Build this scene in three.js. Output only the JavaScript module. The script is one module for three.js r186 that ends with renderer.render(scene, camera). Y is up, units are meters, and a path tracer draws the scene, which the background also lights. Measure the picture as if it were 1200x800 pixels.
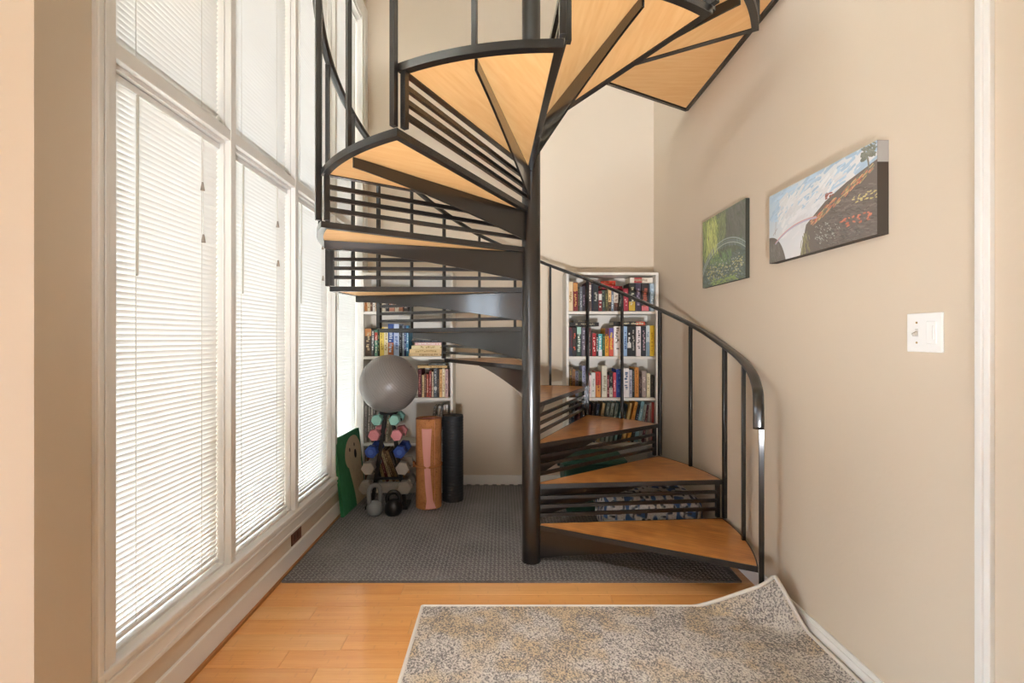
import * as THREE from 'three';
import { mergeGeometries } from 'three/addons/utils/BufferGeometryUtils.js';
import { RoundedBoxGeometry } from 'three/addons/geometries/RoundedBoxGeometry.js';
import { RectAreaLightUniformsLib } from 'three/addons/lights/RectAreaLightUniformsLib.js';

RectAreaLightUniformsLib.init();
const scene = new THREE.Scene();
const renderer = new THREE.WebGLRenderer({ antialias: true });
renderer.toneMapping = THREE.LinearToneMapping;
renderer.toneMappingExposure = 3.1;
renderer.shadowMap.enabled = true;

// ---------------------------------------------------------------- camera (level, 16 mm lens, eye height 1.22 m)
const FOCAL = 533, VPX = 589, VPY = 395.5, EYE = 1.22;
const camera = new THREE.PerspectiveCamera(2 * Math.atan(400 / FOCAL) * 180 / Math.PI, 1.5, 0.05, 300);
camera.position.set(0, EYE, 0);
camera.lookAt(0, EYE, -1);
camera.setViewOffset(1200, 800, 600 - VPX, 400 - VPY, 1200, 800);
camera.updateProjectionMatrix();

// ---------------------------------------------------------------- daylight: a pale overcast sky
scene.background = new THREE.Color(0.83, 0.96, 1.1);
scene.backgroundIntensity = 5.0;

// the sun stands high on the far side of the house: no direct sun comes in, but it lights the pale paving, added to bounce light through the blinds
const sun = new THREE.DirectionalLight(new THREE.Color(1, 0.97, 0.92), 11);
sun.position.set(5, 20, -10); sun.target.position.set(-6, 0, -2.5); sun.castShadow = true;
Object.assign(sun.shadow.camera, { left: -20, right: 20, top: 20, bottom: -20, near: 1, far: 60 }); sun.shadow.mapSize.set(2048, 2048);
scene.add(sun, sun.target);

// ---------------------------------------------------------------- small tools
let seed = 7;
const rnd = () => { seed = (seed * 1664525 + 1013904223) >>> 0; return seed / 4294967296; };
const rr = (a, b) => a + (b - a) * rnd();
const pick = (a) => a[Math.floor(rnd() * a.length) % a.length];
const names = {};
function numbered(n) { names[n] = (names[n] ?? -1) + 1; return names[n] ? `${n}_${String(names[n]).padStart(3, '0')}` : n; }
function shadows(m) { m.castShadow = true; m.receiveShadow = true; return m; }
function mesh(name, geo, mat, parent) {
  const g = Array.isArray(geo) ? merge(geo) : geo;
  const m = shadows(new THREE.Mesh(g, mat)); m.name = parent ? name : numbered(name);
  (parent ?? scene).add(m); return m;
}
function merge(list) {
  const flat = list.map((g) => { const q = g.index ? g.toNonIndexed() : g; for (const k of Object.keys(q.attributes)) if (!['position', 'normal', 'uv'].includes(k)) q.deleteAttribute(k); return q; });
  return mergeGeometries(flat);
}
function thing(name, label, category, [x, y, z] = [0, 0, 0], group) {
  const o = new THREE.Group(); o.name = numbered(name); scene.add(o); o.position.set(x, y, z);
  o.userData = { label, category }; if (group) o.userData.group = group; return o;
}
function tag(o, label, category, group) { o.userData.label = label; o.userData.category = category; if (group) o.userData.group = group; return o; }
function struct(o, label, category) { o.userData.kind = 'structure'; if (label) o.userData.label = label; if (category) o.userData.category = category; return o; }
// box from ranges; the third range is depth in front of the camera (world z = -depth)
function bx(x0, x1, y0, y1, d0, d1) {
  const g = new THREE.BoxGeometry(Math.abs(x1 - x0), Math.abs(y1 - y0), Math.abs(d1 - d0));
  g.translate((x0 + x1) / 2, (y0 + y1) / 2, -(d0 + d1) / 2); return metres(g);
}
function rbx(x0, x1, y0, y1, d0, d1, r = 0.003, seg = 2) {
  const g = new RoundedBoxGeometry(Math.abs(x1 - x0), Math.abs(y1 - y0), Math.abs(d1 - d0), seg, r);
  g.translate((x0 + x1) / 2, (y0 + y1) / 2, -(d0 + d1) / 2); return metres(g);
}
// uv in metres, from the axis each face looks along
function metres(g, ox = 0, oy = 0) {
  const p = g.attributes.position, n = g.attributes.normal, uv = new Float32Array(p.count * 2);
  for (let i = 0; i < p.count; i++) {
    const ax = Math.abs(n.getX(i)), ay = Math.abs(n.getY(i)), az = Math.abs(n.getZ(i));
    let u, v;
    if (ax >= ay && ax >= az) { u = p.getZ(i); v = p.getY(i); } else if (ay >= az) { u = p.getX(i); v = p.getZ(i); } else { u = p.getX(i); v = p.getY(i); }
    uv[2 * i] = u + ox; uv[2 * i + 1] = v + oy;
  }
  g.setAttribute('uv', new THREE.BufferAttribute(uv, 2)); return g;
}
// square bar between two points
function bar(a, b, w, h = w, up = new THREE.Vector3(0, 1, 0)) {
  const d = new THREE.Vector3().subVectors(b, a), L = d.length(), g = new THREE.BoxGeometry(w, h, L);
  const m = new THREE.Matrix4(); const u = Math.abs(d.clone().normalize().dot(up)) > 0.99 ? new THREE.Vector3(1, 0, 0) : up;
  m.lookAt(a, b, u); m.setPosition(a.clone().add(b).multiplyScalar(0.5)); g.applyMatrix4(m); return g;
}
function rod(a, b, r, seg = 10) {
  const d = new THREE.Vector3().subVectors(b, a), g = new THREE.CylinderGeometry(r, r, d.length(), seg);
  const q = new THREE.Quaternion().setFromUnitVectors(new THREE.Vector3(0, 1, 0), d.clone().normalize());
  g.applyQuaternion(q); g.translate((a.x + b.x) / 2, (a.y + b.y) / 2, (a.z + b.z) / 2); return g;
}
const V = (x, y, z) => new THREE.Vector3(x, y, z);
const shapeOf = (pts) => { const s = new THREE.Shape(); pts.forEach(([x, y], i) => (i ? s.lineTo(x, y) : s.moveTo(x, y))); s.closePath(); return s; };
// plan outline (x, depth) pushed up from y0 to y1
function slab(pts, y0, y1, holes = [], curve = 24) {
  const s = Array.isArray(pts) ? shapeOf(pts) : pts; for (const h of holes) s.holes.push(h);
  const g = new THREE.ExtrudeGeometry(s, { depth: y1 - y0, bevelEnabled: false, curveSegments: curve });
  g.rotateX(-Math.PI / 2); g.translate(0, y0, 0); return metres(g);
}
// outline in (depth, height) pushed from x0 to x1
function sideSlab(pts, x0, x1, holes = []) {
  const s = shapeOf(pts); for (const h of holes) s.holes.push(shapeOf(h));
  const g = new THREE.ExtrudeGeometry(s, { depth: x1 - x0, bevelEnabled: false });
  g.applyMatrix4(new THREE.Matrix4().makeBasis(V(0, 0, -1), V(0, 1, 0), V(1, 0, 0))); g.translate(x0, 0, 0); return metres(g);
}
// ---------------------------------------------------------------- noise and textures
function hash(x, y, s) { let h = (Math.imul(x, 374761393) + Math.imul(y, 668265263) + Math.imul(s, 2147483647 - 57)) | 0; h = Math.imul(h ^ (h >>> 13), 1274126177); return ((h ^ (h >>> 16)) >>> 0) / 4294967296; }
function noise(x, y, px, py, s) {           // tiles every px by py cells
  const xi = Math.floor(x), yi = Math.floor(y), fx = x - xi, fy = y - yi, sx = fx * fx * (3 - 2 * fx), sy = fy * fy * (3 - 2 * fy);
  const X0 = ((xi % px) + px) % px, X1 = (X0 + 1) % px, Y0 = ((yi % py) + py) % py, Y1 = (Y0 + 1) % py;
  return (hash(X0, Y0, s) * (1 - sx) + hash(X1, Y0, s) * sx) * (1 - sy) + (hash(X0, Y1, s) * (1 - sx) + hash(X1, Y1, s) * sx) * sy;
}
function texture(w, h, fn, { srgb = true, mx = 1, my = 1 } = {}) {  // mx, my: metres that one tile covers
  const d = new Uint8Array(w * h * 4);
  for (let y = 0; y < h; y++) for (let x = 0; x < w; x++) {
    const c = fn(x / w, y / h, x, y), i = 4 * (y * w + x), k = typeof c === 'number';
    d[i] = Math.max(0, Math.min(255, k ? c : c[0])); d[i + 1] = Math.max(0, Math.min(255, k ? c : c[1])); d[i + 2] = Math.max(0, Math.min(255, k ? c : c[2])); d[i + 3] = 255;
  }
  const t = new THREE.DataTexture(d, w, h); t.wrapS = t.wrapT = THREE.RepeatWrapping; t.magFilter = THREE.LinearFilter; t.minFilter = THREE.LinearMipmapLinearFilter;
  if (srgb) t.colorSpace = THREE.SRGBColorSpace; t.repeat.set(1 / mx, 1 / my); t.needsUpdate = true; return t;
}
const mix = (a, b, t) => [a[0] + (b[0] - a[0]) * t, a[1] + (b[1] - a[1]) * t, a[2] + (b[2] - a[2]) * t];
const wallBump = texture(256, 256, (u, v) => 120 + 60 * noise(u * 64, v * 64, 64, 64, 3) + 50 * noise(u * 24, v * 24, 24, 24, 4), { srgb: false, mx: 0.6, my: 0.6 });
const bambooTex = texture(1024, 512, (u, v) => {
  const strip = Math.floor(v * 30), s = hash(strip, 3, 8), grain = noise(u * 10, v * 240, 10, 240, 1) * 0.6 + noise(u * 60, v * 256, 60, 256, 2) * 0.4;
  const node = Math.abs(((u * 7 + hash(strip, 1, 5) * 7) % 1) - 0.5) < 0.012 ? 0.75 : 0, cloud = noise(u * 5, v * 9, 5, 9, 6);
  let c = mix([244, 186, 116], [216, 148, 82], grain * 0.6 + s * 0.4); c = mix(c, [248, 198, 136], cloud * 0.35); return mix(c, [186, 134, 90], node * 0.22);
}, { mx: 2.0, my: 0.6 });
const treadTex = texture(1024, 512, (u, v) => {
  const g = noise(u * 8, v * 110, 8, 110, 11) * 0.6 + noise(u * 40, v * 240, 40, 240, 12) * 0.4, cloud = noise(u * 7, v * 7, 7, 7, 13), fig = noise(u * 24, v * 14, 24, 14, 15);
  return mix(mix([238, 164, 86], [166, 98, 44], g * 0.75 + fig * 0.45), [244, 178, 104], cloud * 0.5);
}, { mx: 1.2, my: 0.6 });
const plyTex = texture(512, 512, (u, v) => {
  const g = noise(u * 6, v * 90, 6, 90, 21) * 0.6 + noise(u * 24, v * 200, 24, 200, 22) * 0.4, cloud = noise(u * 4, v * 5, 4, 5, 23);
  return mix(mix([238, 190, 128], [224, 166, 102], g), [242, 200, 142], cloud * 0.4);
}, { mx: 1.1, my: 1.1 });
const rugTex = texture(1024, 1024, (u, v) => {
  const a = noise(u * 512, v * 512, 512, 512, 31), b = noise(u * 330, v * 330, 330, 330, 32), blot = noise(u * 12, v * 12, 12, 12, 33) * 0.55 + noise(u * 30, v * 30, 30, 30, 34) * 0.45;
  const dark = noise(u * 18 + 3, v * 18, 18, 18, 35), k = a * 0.5 + b * 0.5 + (dark - 0.5) * 0.16;
  const c = mix([216, 207, 196], [212, 186, 148], Math.max(0, Math.min(1, (blot - 0.44) * 4)) * 0.8); return mix(c, [118, 112, 110], Math.max(0, Math.min(1, (k - 0.4) * 3.2)) * 0.9);
}, { mx: 1.6, my: 1.6 });
const rugBump = texture(512, 512, (u, v) => 255 * noise(u * 250, v * 250, 250, 250, 36), { srgb: false, mx: 1.0, my: 1.0 });
const rubberBump = texture(256, 256, (u, v) => {      // small raised lozenges, turned by turns
  const i = Math.floor(u * 8), j = Math.floor(v * 8), fx = u * 8 - i - 0.5, fy = v * 8 - j - 0.5, t = (i + j) % 2 ? 0.785 : -0.785;
  const a = fx * Math.cos(t) + fy * Math.sin(t), b = -fx * Math.sin(t) + fy * Math.cos(t), q = (a / 0.46) ** 2 + (b / 0.17) ** 2; return q < 1 ? 70 + 185 * Math.sqrt(1 - q) : 70;
}, { srgb: false, mx: 0.16, my: 0.16 });
const rubberTex = texture(512, 512, (u, v) => { const n = noise(u * 120, v * 120, 120, 120, 41), m = noise(u * 8, v * 8, 8, 8, 42), sp = noise(u * 250, v * 250, 250, 250, 43) > 0.9 ? 26 : 0; const k = 108 + 22 * (n - 0.5) + 26 * (m - 0.5) + sp; return [k + 2, k - 1, k - 3]; }, { mx: 1.3, my: 1.3 });
const corkTex = texture(512, 512, (u, v) => { const n = noise(u * 140, v * 140, 140, 140, 51), m = noise(u * 12, v * 12, 12, 12, 52), c = mix([206, 142, 88], [176, 112, 64], n * 0.6 + m * 0.5); return n > 0.86 ? mix(c, [110, 66, 36], 0.6) : c; }, { mx: 0.5, my: 0.5 });
const printTex = texture(256, 256, (u, v) => {       // blue, white and grey mottled fabric print
  const a = noise(u * 9, v * 9, 9, 9, 61), b = noise(u * 16, v * 16, 16, 16, 62), c = noise(u * 40, v * 40, 40, 40, 63);
  let k = mix([206, 202, 198], [240, 240, 240], c); if (a > 0.58) k = mix(k, [72, 106, 158], Math.min(1, (a - 0.58) * 8)); if (b > 0.68) k = mix(k, [70, 78, 92], Math.min(1, (b - 0.68) * 8)); return k;
}, { mx: 0.3, my: 0.3 });
const steelBump = texture(256, 256, (u, v) => 255 * (0.6 * noise(u * 40, v * 40, 40, 40, 71) + 0.4 * noise(u * 110, v * 110, 110, 110, 72)), { srgb: false, mx: 0.25, my: 0.25 });

const std = (o) => new THREE.MeshStandardMaterial(o), phys = (o) => new THREE.MeshPhysicalMaterial(o);
const M = {
  wall: std({ color: '#dac9b3', roughness: 0.7, bumpMap: wallBump, bumpScale: 0.0006 }),
  ceiling: std({ color: '#efece4', roughness: 0.9 }),
  white: std({ color: '#ece8e2', roughness: 0.45 }),
  trimRight: std({ color: '#f1ece6', roughness: 0.5 }),
  shoe: std({ color: '#a9713d', roughness: 0.45 }),
  subfloor: std({ color: '#5a3a20', roughness: 0.8 }),
  floor: std({ map: bambooTex, roughness: 0.3 }),
  plank: ['#ffffff', '#f4ece4', '#fff6ea'].map((c) => phys({ map: bambooTex, color: c, roughness: 0.28, clearcoat: 0.7, clearcoatRoughness: 0.14 })),
  steel: phys({ color: '#110d0b', roughness: 0.3, bumpMap: steelBump, bumpScale: 0.0003, clearcoat: 0.8, clearcoatRoughness: 0.1 }),
  tread: phys({ map: treadTex, roughness: 0.28, clearcoat: 0.5, clearcoatRoughness: 0.18 }),
  ply: std({ map: plyTex, roughness: 0.5 }),
  rubber: std({ map: rubberTex, roughness: 0.62, bumpMap: rubberBump, bumpScale: 0.003 }),
  rug: std({ map: rugTex, roughness: 0.95, bumpMap: rugBump, bumpScale: 0.004 }),
  binding: std({ color: '#e4dcd2', roughness: 0.9 }),
  slat: phys({ color: '#f4f3f0', roughness: 0.95, transmission: 0.032, thickness: 0, side: THREE.DoubleSide }),
  rail: std({ color: '#f1efeb', roughness: 0.5 }),
  cord: std({ color: '#e4e0d8', roughness: 0.9 }),
  wand: phys({ color: '#cfc8bb', roughness: 0.25 }),
  tassel: std({ color: '#9a8f83', roughness: 0.5 }),
  glass: phys({ color: '#ffffff', roughness: 0, transmission: 1, thickness: 0, ior: 1.5 }),
  case_: std({ color: '#e9e2d7', roughness: 0.5 }),
  pages: std({ color: '#dccfb4', roughness: 0.9 }),
  outlet: std({ color: '#6b3a22', roughness: 0.4 }),
  dark: std({ color: '#1c1a19', roughness: 0.5 }),
  switch_: std({ color: '#f6f4f0', roughness: 0.35 }),
  brass: std({ color: '#b08a52', roughness: 0.35, metalness: 0.8 }),
};

// ---------------------------------------------------------------- the room shell
const XL = -1.13, XR = 1.2536, DB = 3.773, DC = 1.097;     // window wall, picture wall, far wall, depth of the corner by the windows
const RX0 = -6, RD = -3.4;                               // the open room behind the camera
const HEAD = 3.785, TOP = 5.1;                             // head of the window wall, ceiling of the two-storey well
const headY = () => HEAD;

const floor = struct(mesh('floor', [bx(RX0 - 0.15, XR + 0.15, -0.1, 0, RD - 0.15, DC), bx(XL - 0.15, XR + 0.15, -0.1, 0, DC, 1.2), bx(XL - 0.15, XR + 0.15, -0.1, 0, 2.45, DB + 0.15)], M.floor), 'orange bamboo plank floor');
mesh('subfloor', bx(XL - 0.15, XR + 0.15, -0.1, -0.018, 1.2, 2.45), M.subfloor, floor);
{
  const row = 1.25 / 13;
  for (let k = 0; k < 13; k++) {
    let x = XL - rr(0.1, 1.3); const d0 = 1.2 + k * row;
    while (x < XR) {
      const x1 = x + pick([0.92, 1.2, 1.83]), a = Math.max(x, XL), b = Math.min(x1, XR);
      if (b - a > 0.03) { const g = rbx(a + 0.0004, b - 0.0004, -0.018, 0, d0 + 0.0004, d0 + row - 0.0004, 0.0012, 1); metres(g, rnd() * 2, rnd() * 0.6); mesh('plank', g, M.plank[Math.floor(rnd() * 3)], floor); }
      x = x1;
    }
  }
}
const addedRearWindows = [[-3.6, -2.8, 0.5, 2.25], [-2.9, -1.1, 2.95, 4.95], [-4.9, -3.1, 2.95, 4.95]], addedSideWindows = [[-2.9, 0.7, 0.4, 2.25], [-2.9, 0.7, 3.2, 4.9]];   // added to brighten the stair well; as left, right (or depths), foot, head
const winD0 = 1.3125, bay = 0.585, winD1 = winD0 + 4 * bay;   // four bays of glass
{
  struct(mesh('wall_left', sideSlab([[DC, -0.1], [DB + 0.15, -0.1], [DB + 0.15, TOP + 0.1], [DC, TOP + 0.1]], XL - 0.15, XL, [[[winD0, 0.25], [winD1, 0.25], [winD1, HEAD], [winD0, HEAD]]]), M.wall), 'tan wall holding the tall bank of windows');
  struct(mesh('wall_back', bx(XL, XR + 0.15, -0.1, TOP + 0.1, DB, DB + 0.15), M.wall), 'tall tan wall behind the bookcases');
  struct(mesh('wall_right', bx(XR, XR + 0.15, -0.1, TOP + 0.1, RD - 0.15, DB), M.wall), 'tan wall with the two paintings');
  struct(mesh('wall_corner', bx(RX0, XL - 0.15, -0.1, TOP + 0.1, DC, DC + 0.15), M.wall), 'tan wall turning the corner beside the windows');
  // walls of the unseen rooms behind the camera (living room below, loft above), with windows added for fill light
  const rear = (holes) => { const s = shapeOf([[RX0 - 0.15, -0.1], [XR, -0.1], [XR, TOP + 0.1], [RX0 - 0.15, TOP + 0.1]]); for (const [a, b, c, d] of holes) s.holes.push(shapeOf([[a, c], [b, c], [b, d], [a, d]])); const g = new THREE.ExtrudeGeometry(s, { depth: 0.15, bevelEnabled: false }); g.translate(0, 0, -RD); return metres(g); };
  struct(mesh('wall_rear', rear(addedRearWindows), M.wall), 'tan wall of the rooms opposite the stair');
  struct(mesh('wall_side', sideSlab([[RD, -0.1], [DC + 0.15, -0.1], [DC + 0.15, TOP + 0.1], [RD, TOP + 0.1]], RX0 - 0.15, RX0, addedSideWindows.map(([a, b, c, d]) => [[a, c], [b, c], [b, d], [a, d]])), M.wall), 'tan side wall of the rooms opposite the stair');
  struct(mesh('ceiling', bx(RX0 - 0.15, XR + 0.15, TOP, TOP + 0.15, RD - 0.15, DB + 0.15), M.ceiling), 'white ceiling over the two-storey stair well');
  struct(mesh('ceiling_lower', bx(RX0, XR, 2.5, 2.77, RD, 0.6), M.ceiling), 'white ceiling of the room opposite the stair, loft floor above');  // unseen slab, ended short to let more light onto the picture wall
}
// window casing, mullions, transom and stool
{
  let n = 0; const trim = (geo, label) => struct(mesh(`trim_${++n}`, geo, M.white), label);
  const F = XL + 0.012;                                   // proud of the wall
  const top = HEAD + 0.14;
  trim([rbx(XL - 0.001, F, 0.18, top, 1.25, winD0 + 0.004, 0.003), rbx(F - 0.002, F + 0.008, 0.18, top, 1.25, 1.268, 0.003), rbx(F - 0.002, F + 0.005, 0.18, top, 1.276, 1.29, 0.003), bx(XL - 0.07, XL + 0.001, 0.25, HEAD, winD0 - 0.002, winD0 + 0.016)], 'white casing at the near side of the windows');
  trim([rbx(XL - 0.001, F, 0.18, HEAD + 0.14, winD1 - 0.02, DB - 0.002, 0.003), rbx(F - 0.002, F + 0.006, 0.18, headY(winD1), winD1 + 0.03, winD1 + 0.05, 0.003), bx(XL - 0.07, XL + 0.001, 0.25, headY(winD1), winD1 - 0.016, winD1 + 0.002)], 'white casing in the corner by the bookcase');
  for (let k = 1; k < 4; k++) { const d = winD0 + k * bay; trim([rbx(XL - 0.08, XL + 0.008, 0.25, headY(d) + 0.01, d - 0.018, d + 0.018, 0.003), bx(XL - 0.08, XL - 0.018, 0.25, headY(d), d - 0.026, d + 0.026)], 'white upright mullion between window bays'); }
  trim([rbx(XL - 0.08, XL + 0.006, 2.033, 2.078, winD0, winD1, 0.003), bx(XL - 0.08, XL - 0.016, 2.018, 2.09, winD0, winD1)], 'white transom rail across the windows');
  trim([rbx(XL - 0.12, XL + 0.004, 0.25, 0.282, winD0, winD1, 0.004), rbx(XL - 0.06, XL - 0.02, 0.28, 0.292, winD0, winD1, 0.003), rbx(XL - 0.001, XL + 0.022, 0.262, 0.284, 1.25, DB - 0.003, 0.006), rbx(XL - 0.001, XL + 0.014, 0.18, 0.264, 1.25, DB - 0.003, 0.003), rbx(XL + 0.01, XL + 0.02, 0.236, 0.25, 1.25, DB - 0.003, 0.004), rbx(XL + 0.01, XL + 0.018, 0.18, 0.196, 1.25, DB - 0.003, 0.003)], 'white moulded stool and apron below the windows');
  const hp = (d0, d1, a, b) => [[d0, headY(d0) + a], [d1, headY(d1) + a], [d1, headY(d1) + b], [d0, headY(d0) + b]];
  trim([sideSlab(hp(1.317, winD1 - 0.021, 0, 0.14), XL - 0.001, XL + 0.012), sideSlab(hp(winD0, winD1, -0.02, 0.01), XL - 0.09, XL)], 'white wide head casing above the windows');
  // vertical trim on the picture wall
  trim([rbx(XR - 0.014, XR + 0.001, 0, TOP, 1.158, 1.191, 0.003), rbx(XR - 0.02, XR - 0.01, 0, TOP, 1.172, 1.191, 0.003)], 'narrow white upright trim on the picture wall');
}
// windows: frames and panes
let winNo = 0;
for (let k = 0; k < 4; k++) for (const up of [0, 1]) {
  const d0 = winD0 + k * bay + 0.016, d1 = winD0 + (k + 1) * bay - 0.016, y0 = up ? 2.078 : 0.282, y1 = up ? 0 : 2.033;
  const tA = up ? headY(d0) - 0.005 : y1, tB = up ? headY(d1) - 0.005 : y1, X0 = XL - 0.12, X1 = XL - 0.075, w = 0.035;
  const g = new THREE.Group(); g.name = `window_${++winNo}`; struct(g, up ? 'upper window pane in a white frame' : 'tall lower window pane in a white frame'); scene.add(g);
  const iA = tA - w, iB = tB - w;
  mesh('window_frame', sideSlab([[d0, y0], [d1, y0], [d1, tB], [d0, tA]], X0, X1, [[[d0 + w, y0 + w], [d1 - w, y0 + w], [d1 - w, iB], [d0 + w, iA]]]), M.white, g);
  mesh('pane', sideSlab([[d0 + w, y0 + w], [d1 - w, y0 + w], [d1 - w, iB], [d0 + w, iA]], XL - 0.1, XL - 0.0999), M.glass, g);
}
// unseen windows behind the camera, added to brighten the stair
for (const [a, b, y0, y1] of addedRearWindows) {
  const g = new THREE.Group(); g.name = `window_${++winNo}`; struct(g, 'added unseen wide window opposite the stair'); scene.add(g);
  const m = (a + b) / 2, e = RD - 0.1, f = RD - 0.04; mesh('window_frame', [bx(a, b, y0, y0 + 0.05, e, f), bx(a, b, y1 - 0.05, y1, e, f), bx(a, a + 0.05, y0 + 0.05, y1 - 0.05, e, f), bx(b - 0.05, b, y0 + 0.05, y1 - 0.05, e, f), bx(m - 0.025, m + 0.025, y0 + 0.05, y1 - 0.05, e, f)], M.white, g);
  mesh('pane', bx(a + 0.05, b - 0.05, y0 + 0.05, y1 - 0.05, RD - 0.0705, RD - 0.07), M.glass, g);
}
for (const [a, b, y0, y1] of addedSideWindows) {
  const g = new THREE.Group(); g.name = `window_${++winNo}`; struct(g, 'added unseen long side window of the room opposite the stair'); scene.add(g);
  mesh('window_frame', [...[0, 1, 2, 3].map((q) => { const d = a + (b - a - 0.05) * q / 3; return bx(RX0 - 0.1, RX0 - 0.04, y0, y1, d, d + 0.05); }), bx(RX0 - 0.1, RX0 - 0.04, y0, y0 + 0.05, a, b), bx(RX0 - 0.1, RX0 - 0.04, y1 - 0.05, y1, a, b)], M.white, g);
  mesh('pane', bx(RX0 - 0.0705, RX0 - 0.07, y0 + 0.05, y1 - 0.05, a + 0.05, b - 0.05), M.glass, g);
}
// unseen fill light added behind the camera, aimed up to brighten the tread undersides
{
  const at = V(0.12, 0.3, 0.75), to = V(0.1, 2.0, -2.6), l = thing('added_uplight', 'added unseen black can uplight on the floor opposite the stair', 'lamp', [at.x, 0, at.z]);
  const dir = to.clone().sub(at).normalize(), q = new THREE.Quaternion().setFromUnitVectors(V(0, 1, 0), dir);
  const can = new THREE.LatheGeometry([[0, -0.2], [0.09, -0.2], [0.1, -0.19], [0.1, 0], [0.095, 0], [0.095, -0.03], [0, -0.03]].map(([a, b]) => new THREE.Vector2(a, b)), 32).applyQuaternion(q).translate(0, 0.3, 0);
  mesh('housing', can, M.dark, l); mesh('foot', new THREE.CylinderGeometry(0.11, 0.12, 0.02, 32).translate(0, 0.01, 0), M.dark, l); mesh('bracket', rod(V(0, 0.02, 0), V(0, 0.2, 0.0), 0.012, 10), M.dark, l);
  mesh('fill_lens', new THREE.CylinderGeometry(0.094, 0.094, 0.004, 32).translate(0, -0.02, 0).applyQuaternion(q).translate(0, 0.3, 0), std({ color: '#ffffff', roughness: 0.4, emissive: '#f8faff', emissiveIntensity: 2 }), l);
  const p = new THREE.SpotLight(new THREE.Color(0.94, 0.98, 1.04), 13, 0, 0.56, 1, 2); p.name = 'fill_light'; p.position.set(0, 0.3, 0).addScaledVector(dir, 0.06); p.target.position.copy(to).sub(V(at.x, 0, at.z)); p.castShadow = true; p.shadow.radius = 6; l.add(p, p.target);
}
// unseen ceiling fill light added over the rug, to brighten floor and rug
{
  const l = thing('added_downlight', 'added unseen recessed ceiling can lamp above the rug', 'lamp', [0, 2.5, -0.47]);
  mesh('trim_ring', new THREE.LatheGeometry([[0.065, 0], [0.065, -0.012], [0.09, -0.006], [0.092, 0]].map(([a, b]) => new THREE.Vector2(a, b)), 36), M.white, l);
  mesh('fill_lens', new THREE.CylinderGeometry(0.064, 0.064, 0.004, 32).translate(0, -0.006, 0), std({ color: '#ffffff', roughness: 0.5, emissive: '#f8faff', emissiveIntensity: 2 }), l);
  const p = new THREE.SpotLight(new THREE.Color(0.97, 0.98, 1), 4, 0, 0.48, 1, 2); p.name = 'fill_light'; p.position.set(0, -0.03, 0); p.target.position.set(-0.12, -2.5, -1.4); p.castShadow = true; p.shadow.radius = 3; l.add(p, p.target);
}
// baseboards
struct(mesh('baseboard_left', [rbx(XL - 0.001, XL + 0.014, 0, 0.1, DC + 0.02, DB, 0.004)], M.white), 'off white baseboard under the windows');
struct(mesh('trim_shoe', sideSlab([[DC + 0.02, 0], [DB - 0.02, 0], [DB - 0.02, 0.013], [DC + 0.02, 0.013]], XL + 0.013, XL + 0.026), M.shoe), 'wood shoe moulding along the window wall');
struct(mesh('baseboard_back', [rbx(XL, XR, 0, 0.083, DB - 0.014, DB + 0.001, 0.004)], M.white), 'white baseboard on the bookcase wall');
struct(mesh('baseboard_right', [rbx(XR - 0.013, XR + 0.001, 0, 0.07, 1.192, DB - 0.014, 0.003), rbx(XR - 0.008, XR + 0.001, 0.066, 0.088, 1.192, DB - 0.014, 0.003), rbx(XR - 0.013, XR + 0.001, 0, 0.085, RD, 1.157, 0.003)], M.trimRight), 'white baseboard on the picture wall');
struct(mesh('baseboard_corner', [rbx(RX0, XL + 0.014, 0, 0.1, DC - 0.014, DC + 0.001, 0.004), rbx(XL - 0.001, XL + 0.014, 0, 0.1, DC - 0.014, DC + 0.02, 0.004)], M.white), 'white baseboard on the wall turning the corner');
// outside: added pale paving that bounces sun indoors, and a dark shrub by the third bay
struct(mesh('ground', bx(-40, 40, -0.35, -0.25, -40, 40), std({ color: '#aeaa9f', roughness: 0.95 })), 'pale ground outside the windows');

{
  const s = thing('shrub', 'dark evergreen shrub outside the third window bay', 'shrub', [-1.62, -0.25, -2.72]), leaf = new THREE.PlaneGeometry(0.05, 0.028), list = [];
  for (let i = 0; i < 900; i++) { const a = rnd() * 6.283, h = rnd(), r = 0.27 * Math.sqrt(Math.sin(Math.PI * Math.min(0.95, 0.15 + 0.8 * h))) * rr(0.6, 1); list.push(leaf.clone().rotateX(rr(-1, 1)).rotateY(rnd() * 6.28).translate(r * Math.cos(a), 0.12 + h * 0.72, r * Math.sin(a))); }
  const f = mesh('foliage', list, std({ color: '#2e3f26', roughness: 0.6, side: THREE.DoubleSide }), s); f.userData.kind = 'stuff'; mesh('stem', rod(V(0, 0, 0), V(0, 0.6, 0), 0.02, 8), std({ color: '#4a3a2a', roughness: 0.9 }), s);
}
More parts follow.
